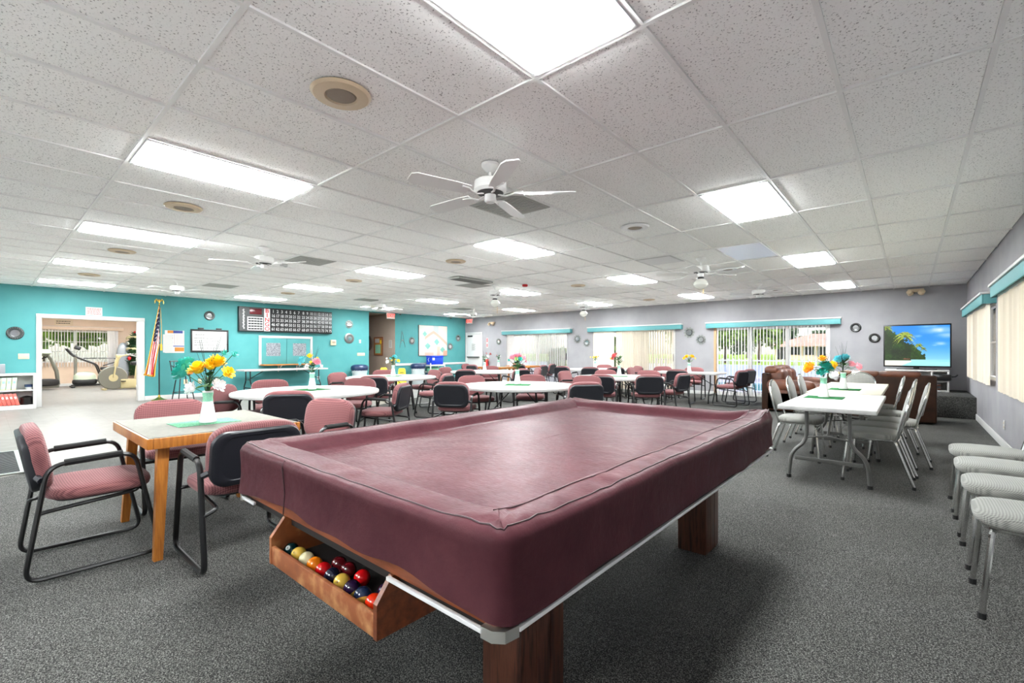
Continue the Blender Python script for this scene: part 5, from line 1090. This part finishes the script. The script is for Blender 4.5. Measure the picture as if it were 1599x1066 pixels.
# ================================================================ flag, stool
t = thing('flag_stand', 'american flag hanging on a dark pole with gold eagle beside the doorway', 'flag', (-14.60, 2.99, .004)); q = MB(); q.lathe([(.001, 0), (.17, 0), (.17, .015), (.09, .04), (.05, .07), (.025, .09), (.02, .14)], 24, caps=False); q.build('base', W['brass'], t)
q = MB(); q.lathe([(.014, .05), (.014, 2.42)], 10); q.build('pole', W['mirblack'], t)
q = MB(); q.sq((0, 0, 2.45), .022, .022, .022, 1, 1, 12, 8); q.tube([(0, 0, 2.46), (0, 0, 2.56)], .016, 8, taper=[.6, 1.2])
q.sq((0, 0, 2.575), .02, .022, .02, 1, 1, 10, 6); [q.tube([(0, s*.01, 2.53), (0, s*.06, 2.59), (.0, s*.085, 2.55), (0, s*.09, 2.48)], .012, 6, taper=[.8, 1.2, .9, .3], r2=.02) for s in (-1, 1)]; q.build('eagle_finial', W['brass'], t)
def flag_pt(a, b):            # a along the fly 0..1, b down the hoist 0..1
    f = sin(b*17+a*2.5)*(.35+.65*a)
    return (.055+.045*f, -.012-.30*a*(1-.72*b)-.03*b*a+.02*f*a, 2.40-.95*b-a*(1.72-.90*b)+.015*cos(b*17))
NU, NV = 52, 39; vs = []; fs = []; cl = []
for j in range(NV+1):
    for i in range(NU+1): vs.append(flag_pt(i/NU, j/NV))
for j in range(NV):
    for i in range(NU):
        fs.append((j*(NU+1)+i, j*(NU+1)+i+1, (j+1)*(NU+1)+i+1, (j+1)*(NU+1)+i)); u, v = (i+.5)/NU, (j+.5)/NV; s = int(v*13)
        c = (.72,.08,.13) if s % 2 == 0 else (.96,.94,.92)
        if u < .42 and s < 7:
            c = (.07,.09,.24); su, sv = u/.42*11, v/(7/13)*9
            if (int(su)+int(sv)) % 2 == 0 and abs(su % 1-.5) < .25 and abs(sv % 1-.5) < .25: c = (.95,.95,.96)
        cl.append(lin(c))
me = bpy.data.meshes.new('cloth'); me.from_pydata(vs, [], fs); me.materials.append(W['flagp']); at = me.color_attributes.new('print', 'FLOAT_COLOR', 'CORNER'); at.data.foreach_set('color', [q for c in cl for _ in range(4) for q in (*c, 1)]); me.update(); me.polygons.foreach_set('use_smooth', [True]*len(me.polygons)); obj('cloth', me, t)
q = MB(); q.tube([flag_pt(1, k/30) for k in range(31)], .014, 6); q.tube([flag_pt(k/30, 1) for k in range(31)], .014, 6); q.tube([flag_pt(k/30, 0) for k in range(31)], .010, 6); q.build('fringe', W['gold'], t)
q = MB(); q.tube([(.02, .02, 2.38), (.05, .04, 1.9), (.04, .035, 1.45)], .006, 5); q.lathe([(.008, 1.47), (.022, 1.42), (.025, 1.28)], 8, (.04, .035, 0)); q.build('tassel_cord', W['gold'], t)
t = thing('bar_stool', 'black metal bar stool with tan seat against the turquoise wall', 'stool', (-14.25, 3.42, .002), radians(100)); H = .66
q = MB(); q.lathe([(.001, H), (.20, H), (.215, H+.015), (.21, H+.05), (.17, H+.065), (.001, H+.068)], 26, caps=False); q.build('seat', W['oak'], t)
for a in (45, 135, 225, 315):
    c, s = cos(radians(a)), sin(radians(a)); q = MB(); q.tube([(.14*c, .14*s, H), (.25*c, .25*s, .01)], .013, 7); q.build('leg', W['black'], t)
q = MB(); q.tube([(.222*cos(a), .222*sin(a), .20) for a in [2*pi*k/28 for k in range(28)]], .009, 6, True); q.build('foot_ring', W['black'], t); q = MB(); q.lathe([(.17, H-.02), (.17, H)], 20); q.build('swivel_plate', W['black'], t)
q = MB(); q.tube([(-.20, .12, H+.02), (-.23, .16, H+.36)], .012, 7); q.tube([(.20, .12, H+.02), (.23, .16, H+.36)], .012, 7); q.tube([(-.24, .16, H+.34), (0, .20, H+.35), (.24, .16, H+.34)], .013, 7); q.tube([(-.21, .13, H+.10), (0, .17, H+.09), (.21, .13, H+.10)], .009, 7); q.build('back_frame', W['black'], t)
for k in range(4): x = -.13+.087*k; q = MB(); q.tube([(x, .165, H+.09), (x, .19, H+.345)], .008, 6); q.build('back_spindle', W['black'], t)
for s in (-1, 1): q = MB(); q.tube(smooth_path([(s*.22, .14, H+.24), (s*.26, -.08, H+.22), (s*.24, -.12, H+.14), (s*.19, -.05, H+.03)], .06), .011, 7); q.build('arm', W['black'], t)
# ================================================================ low bookcase
t = thing('bookcase', 'low white bookcase left of the exercise room doorway', 'bookcase', (XL+.002, -.9, .002)); L = 1.69
q = MB(); q.rbox(0, .30, 0, L, .73, .78, .004); q.build('top', W['white'], t); q = MB(); q.rbox(0, .30, L-.05, L, 0, .73, .003); q.rbox(0, .30, 0, .05, 0, .73, .003); q.build('side', W['white'], t)
q = MB(); q.rbox(0, .29, .05, L-.05, .395, .42, .003); q.build('shelf', W['white'], t); q = MB(); q.rbox(0, .30, .05, L-.05, 0, .09, .003); q.build('plinth', W['white'], t); q = MB(); q.box(0.001, .006, .05, L-.05, .09, .73); q.build('back_panel', W['white'], t, 0)
def book(label, y, z, w, h, d, mat, lean, grp): 
    t = thing('book', label, 'book', (XL+.29-d, y, z), 0, grp); t.rotation_euler = (radians(lean), 0, 0)
    q = MB(); q.rbox(0, d, 0, w, 0, h, .003); q.build('cover', W[mat], t); q = MB(); q.rbox(.004, d-.006, .004, w-.004, h, h+.002, .0008); q.build('pages', W['paper'], t); q = MB(); q.box(d, d+.0012, w*.2, w*.8, h*.55, h*.75); q.build('spine_label', W['paper' if mat != 'green_book' else 'mint'], t, 0)
for k in range(5): book(['leftmost pastel book on the upper shelf', 'second pastel book on the upper shelf', 'middle pastel book on the upper shelf', 'fourth pastel book on the upper shelf', 'rightmost pastel book on the upper shelf'][k], .10+.078*k, .424, .07, .27, .22, 'green_book' if k > 1 else 'paper', -4, 'pastel books on the upper shelf')
for k in range(5): book(['leftmost red binder on the lower shelf', 'second red binder on the lower shelf', 'middle red binder on the lower shelf', 'fourth red binder on the lower shelf', 'rightmost red binder on the lower shelf'][k], .24+.062*k, .096, .055, .25, .22, 'red_book', 14, 'leaning red binders')
t = thing('storage_pot', 'black lidded pot on the lower bookcase shelf', 'pot', (XL+.16, .65, .093)); q = MB(); q.lathe([(.001, 0), (.095, 0), (.10, .02), (.10, .14), (.001, .14)], 22, caps=False); q.build('body', W['tvblack'], t); q = MB(); q.lathe([(.112, .14), (.112, .155), (.05, .185), (.015, .195), (.001, .196)], 22, caps=False); q.build('lid', W['tvblack'], t)
t = thing('bowl', 'blue and white bowl on the upper bookcase shelf', 'bowl', (XL+.16, .68, .422)); q = MB(); q.lathe([(.001, 0), (.05, 0), (.065, .06), (.062, .06), (.001, .02)], 18, caps=False); q.build('body', W['paper'], t); q = MB(); q.lathe([(.0655, .055), (.07, .11), (.067, .11), (.06, .06)], 18, caps=False); q.build('rim', W['bag'], t)
t = thing('paper_stack', 'upright pale paper holder on top of the bookcase', 'papers', (XL+.15, .20, .783)); q = MB(); q.rbox(-.02, .06, -.12, .13, 0, .20, .003); q.build('holder', W['foil'], t); q = MB(); q.box(-.005, .05, -.115, .125, .2, .204); q.build('sheets', W['paper'], t, 0)
# entrance mat
t = thing('entrance_mat', 'black ribbed entrance mat at the left edge of the tile floor', 'mat', (-7.68, -.6, .0085)); q = MB(); q.box(-.74, .74, -.86, .86, 0, .008); q.build('backing', W['rubber'], t, 0)
q = MB(); [q.box(-.74+.06*k, -.71+.06*k, -.86, .86, .008, .013) for k in range(25)]; q.build('ribs', W['gymdark'], t, 0); q = MB(); q.box(-.79, -.74, -.91, .91, 0, .010); q.box(.74, .79, -.91, .91, 0, .010); q.box(-.74, .74, .86, .91, 0, .010); q.box(-.74, .74, -.91, -.86, 0, .010); q.build('border', W['silver'], t, 0)
# ================================================================ bins, cart, floor signs
def bin_(label, x, y):
    t = thing('trash_can', label, 'trash can', (x, y, .002), 0, 'trash cans with blue liners'); q = MB(); q.lathe([(.001, .0), (.20, .0), (.215, .02), (.245, .40), (.25, .43), (.235, .43), (.26, .62), (.275, .68), (.25, .68), (.001, .66)], 28, caps=False); q.build('barrel', W['can'], t)
    q = MB(); R_ = random.Random(int(x*10+y)); n = 36; pr = [(.262, .60), (.285, .64), (.29, .70), (.275, .75), (.20, .79), (.001, .80)]
    q.add([((r+.012*sin(k*1.9+i))*cos(2*pi*k/n), (r+.012*sin(k*1.9+i))*sin(2*pi*k/n), z+.008*sin(k*2.7)) for i, (r, z) in enumerate(pr) for k in range(n)], [(i*n+k, i*n+(k+1) % n, (i+1)*n+(k+1) % n, (i+1)*n+k) for i in range(5) for k in range(n)]); q.build('liner', W['bag'], t, 60)
    for s in (-1, 1): q = MB(); q.rbox(-.05, .05, s*.255-.02, s*.255+.02, .53, .56, .006); q.build('handle', W['can'], t)
bin_('grey trash can with navy liner left of the hallway opening', -14.5, 8.62); bin_('grey trash can with navy liner left of the white cart', -14.4, 11.05)
t = thing('utility_cart', 'white three shelf cart holding the blue cooler', 'cart', (-14.5, 11.95, .002)); 
for z in (.15, .42, .68): q = MB(); q.rbox(-.22, .22, -.38, .38, z, z+.03, .008); q.rbox(-.22, -.205, -.38, .38, z+.03, z+.06, .004); q.rbox(.205, .22, -.38, .38, z+.03, z+.06, .004); q.build('shelf', W['white'], t)
for x in (-.2, .2):
    for y in (-.36, .36): q = MB(); q.rbox(x-.02, x+.02, y-.02, y+.02, .08, .76 if y > 0 else .80, .005); q.build('post', W['white'], t); q = MB(); q.lathe([(.04, -.012), (.04, .012)], 14, M=TR(x, y, .042) @ RX(pi/2)); q.build('caster', W['rubber'], t)
t = thing('cooler', 'bright blue plastic cooler on the white cart', 'cooler', (-14.48, 11.95, .742)); q = MB(); q.rbox(-.18, .18, -.29, .29, 0, .29, .02); q.build('tub', W['blue'], t); q = MB(); q.rbox(-.19, .19, -.30, .30, .29, .345, .015); q.build('lid', W['blue'], t); q = MB(); q.rbox(.18, .186, -.27, -.15, .17, .27, .003); q.build('label', W['paper'], t); q = MB(); q.tube([(0, -.30, .26), (.0, -.34, .20), (0, -.30, .12)], .012, 6); q.build('handle', W['white'], t)
t = thing('storage_box', 'blue box on the lower cart shelf', 'box', (-14.48, 11.9, .182)); q = MB(); q.rbox(-.16, .16, -.26, .26, 0, .17, .01); q.build('tub', W['blue'], t); q = MB(); q.rbox(-.17, .17, -.27, .27, .17, .2, .008); q.build('lid', W['bag'], t)
t = thing('storage_box', 'green box on the middle cart shelf', 'box', (-14.48, 11.85, .452)); q = MB(); q.rbox(-.14, .14, -.2, .2, 0, .14, .01); q.build('tub', W['mint'], t); q = MB(); q.rbox(-.15, .15, -.21, .21, .14, .165, .006); q.build('lid', W['leaf'], t)
def wet(label, x, y, rz):
    t = thing('wet_floor_sign', label, 'floor sign', (x, y, .004), rz, 'yellow wet floor signs')
    for s in (-1, 1):
        M = TR(0, 0, .66) @ RX(radians(s*14)) @ TR(0, 0, -.66); q = MB(); q.add([(a, b, c) for b in (-.006+s*.012, .006+s*.012) for a, c in ((-.15, .01), (.15, .01), (.12, .60), (.09, .66), (-.09, .66), (-.12, .60))], [(0,1,2,3,4,5), (11,10,9,8,7,6)]+[(i, (i+1) % 6, 6+(i+1) % 6, 6+i) for i in range(6)], M=M); pn = q.build('panel', W['yellow'], t, 0)
        q = MB(); y_ = s*.0195; q.box(-.07, .07, *sorted((y_, y_+s*.002)), .50, .53, M=M); q.box(-.08, .08, *sorted((y_, y_+s*.002)), .44, .465, M=M); q.build('dark_print', W['ink'], pn, 0); q = MB(); q.prism([(-.07, .2), (.07, .2), (0, .33)], 0, .002, M=M @ TR(0, y_ if s > 0 else y_, 0) @ RX(pi/2) if s > 0 else M @ TR(0, y_, 0) @ RX(pi/2)); q.build('red_print', W['red'], pn, 0)
wet('yellow wet floor sign standing before the hallway opening', -13.55, 9.70, radians(50)); wet('lower yellow wet floor sign inside the hallway opening', -14.7, 9.72, radians(70))
# ================================================================ the exercise room
t = thing('treadmill', 'grey treadmill at the left of the exercise room doorway', 'treadmill', (-22.0, 1.02, .002), radians(-65)); q = MB(); q.rbox(-.36, .36, -1.0, .85, .06, .17, .03); q.build('deck', W['gymgrey'], t); q = MB(); q.rbox(-.26, .26, -.98, .5, .171, .18, .004); q.build('belt', W['gymdark'], t); q = MB(); q.sq((0, .68, .24), .37, .26, .12, .5, .5, 20, 8); q.build('motor_hood', W['gymdark'], t)
for s in (-1, 1): q = MB(); q.tube([(s*.34, .8, .15), (s*.34, .72, .6), (s*.33, .45, 1.0), (s*.32, .28, 1.15)], .09, 8, r2=.035, taper=[1, 1, .8, .6]); q.build('upright', W['gymgrey'], t); q = MB(); q.tube([(s*.34, .35, 1.1), (s*.34, -.15, .98)], .025, 8); q.build('handrail', W['gymdark'], t)
q = MB(); q.rbox(-.36, .36, -.10, .12, 1.13, 1.30, .03, M=TR(0, .33, 0) @ TR(0, 0, 1.2) @ RX(radians(30)) @ TR(0, 0, -1.2)); q.build('console', W['gymsilver'], t)
t = thing('elliptical_trainer', 'elliptical trainer with long curved handles before the exercise room window', 'elliptical', (-21.9, 2.62, .002), 0)
q = MB(); q.rbox(-.3, .3, -.62, -.52, .01, .07, .02); q.rbox(-.3, .3, .62, .72, .01, .07, .02); q.rbox(-.05, .05, -.6, .7, .05, .11, .015); q.build('base', W['gymdark'], t)
q = MB(); q.sq((0, -.25, .33), .11, .30, .22, .7, .9, 22, 12); q.build('flywheel_shell', W['gymsilver'], t); q = MB(); q.sq((0, -.25, .20), .12, .33, .12, .6, .8, 20, 8); q.build('flywheel_skirt', W['gymdark'], t)
q = MB(); q.tube([(0, -.50, .1), (0, -.48, 1.15)], .04, 10); q.build('mast', W['gymgrey'], t); q = MB(); q.rbox(-.12, .12, -.56, -.40, 1.12, 1.24, .02, M=TR(0, 0, 1.18) @ RX(radians(-25)) @ TR(0, 0, -1.18)); q.build('console', W['gymdark'], t)
for s in (-1, 1):
    q = MB(); q.tube(smooth_path([(s*.26, -.72, 1.36), (s*.27, -.55, 1.10), (s*.24, -.15, .90), (s*.22, .05, .80), (s*.20, .20, .28), (s*.18, .30, .15)], .12), .024, 7); q.build('handle_bar', W['black'], t); q = MB(); q.rbox(*sorted((s*.12, s*.28)), .05, .42, .20, .26, .02); q.build('foot_pedal', W['gymdark'], t)
q = MB(); q.tube(smooth_path([(.1, -.30, 1.02), (.12, .55, 1.02), (.1, .62, .90), (.08, .22, .75)], .1), .018, 7); q.build('fixed_bar', W['black'], t)
q = MB(); q.rbox(-.10, .10, .16, .34, .60, .70, .03); q.tube([(0, .25, .62), (0, .28, .1)], .03, 8); q.build('saddle_post', W['gymdark'], t)
t = thing('air_bike', 'cream exercise bike with big round fan wheel at the right of the doorway', 'exercise bike', (-19.9, 3.12, .002), radians(0))
q = MB(); q.lathe([(.05, -.06), (.36, -.07), (.38, -.04), (.38, .04), (.36, .07), (.05, .06)], 32, M=TR(0, -.28, .39) @ RY(pi/2)); q.build('fan_wheel', W['gymgrey'], t); q = MB(); q.lathe([(.12, -.09), (.12, .09)], 20, M=TR(0, -.28, .39) @ RY(pi/2)); q.build('hub', W['gymcream'], t)
q = MB(); q.rbox(-.12, .12, -.1, .40, .04, .34, .03); q.build('body', W['gymcream'], t); q = MB(); q.rbox(-.25, .25, -.55, -.47, 0, .05, .01); q.rbox(-.25, .25, .45, .53, 0, .05, .01); q.rbox(-.04, .04, -.5, .5, .02, .08, .01); q.build('base', W['gymcream'], t)
for s in (-1, 1): q = MB(); q.tube(smooth_path([(s*.10, -.28, .40), (s*.12, -.22, .85), (s*.22, -.12, 1.12), (s*.22, .06, 1.14)], .1), .025, 7); q.build('lever', W['gymcream'], t); q = MB(); q.rbox(*sorted((s*.13, s*.23)), -.1, .02, .26, .29, .008); q.build('pedal', W['gymdark'], t)
q = MB(); q.tube([(0, -.26, .4), (0, -.15, 1.08)], .045, 8); q.rbox(-.13, .13, -.2, -.1, 1.04, 1.16, .02); q.build('mast', W['gymcream'], t); q = MB(); q.tube([(0, .30, .3), (0, .34, .80)], .035, 8); q.build('seat_post', W['gymcream'], t); q = MB(); q.sq((0, .33, .86), .17, .17, .07, .6, .7, 18, 8); q.build('saddle', W['gymdark'], t)
t = thing('wrapped_fir_tree', 'artificial fir tree with white ribbon bundled in the exercise room corner', 'tree', (-22.4, 4.05, .002)); R_ = random.Random(77)
q = MB(); q.tube([(0,0,0), (0,0,1.9)], .04, 8); q.build('trunk', W['bark'], t)
q = MB()
for k in range(1600):
    z = R_.uniform(.35, 2.0); rr = .50*(1-((z-1.1)/1.15)**2*.75)*R_.uniform(.55, 1); a = R_.uniform(0, 6.28); c = Vector((rr*cos(a), rr*sin(a), z)); u = Vector((cos(a), sin(a), R_.uniform(-.6,.8))).normalized()*.11; v = u.orthogonal().normalized()*.022; q.add([c-u*.3-v, c+u, c-u*.3+v], [(0,1,2)])
f = q.build('needles', W['xmas'], t, 0); f['kind'] = 'stuff'
q = MB(); q.sq((.0, 0, 1.12), .36, .36, .72, 1, 1, 20, 12); q.build('inner_mass', W['xmas'], t)
for k in range(5): a = R_.uniform(3.5, 6.2); z = .9+.22*k; q = MB(); q.tube([(.47*cos(a+.9*sin(i*.5)), .47*sin(a+.9*sin(i*.5)), z+.05*sin(i*1.1)) for i in range(14)], .022, 6); q.build('ribbon', W['paper' if k % 2 else 'gymcream'], t)
q = MB(); q.sq((.25, -.42, 1.0), .07, .06, .07, 1, 1, 12, 8); q.sq((.0, -.2, 1.98), .06, .06, .06, 1, 1, 12, 8); q.build('red_bow', W['red'], t); q = MB(); q.sq((-.1, -.55, .85), .14, .2, .75, .8, .8, 16, 10); q.build('plastic_wrap', W['foil'], t, 60)
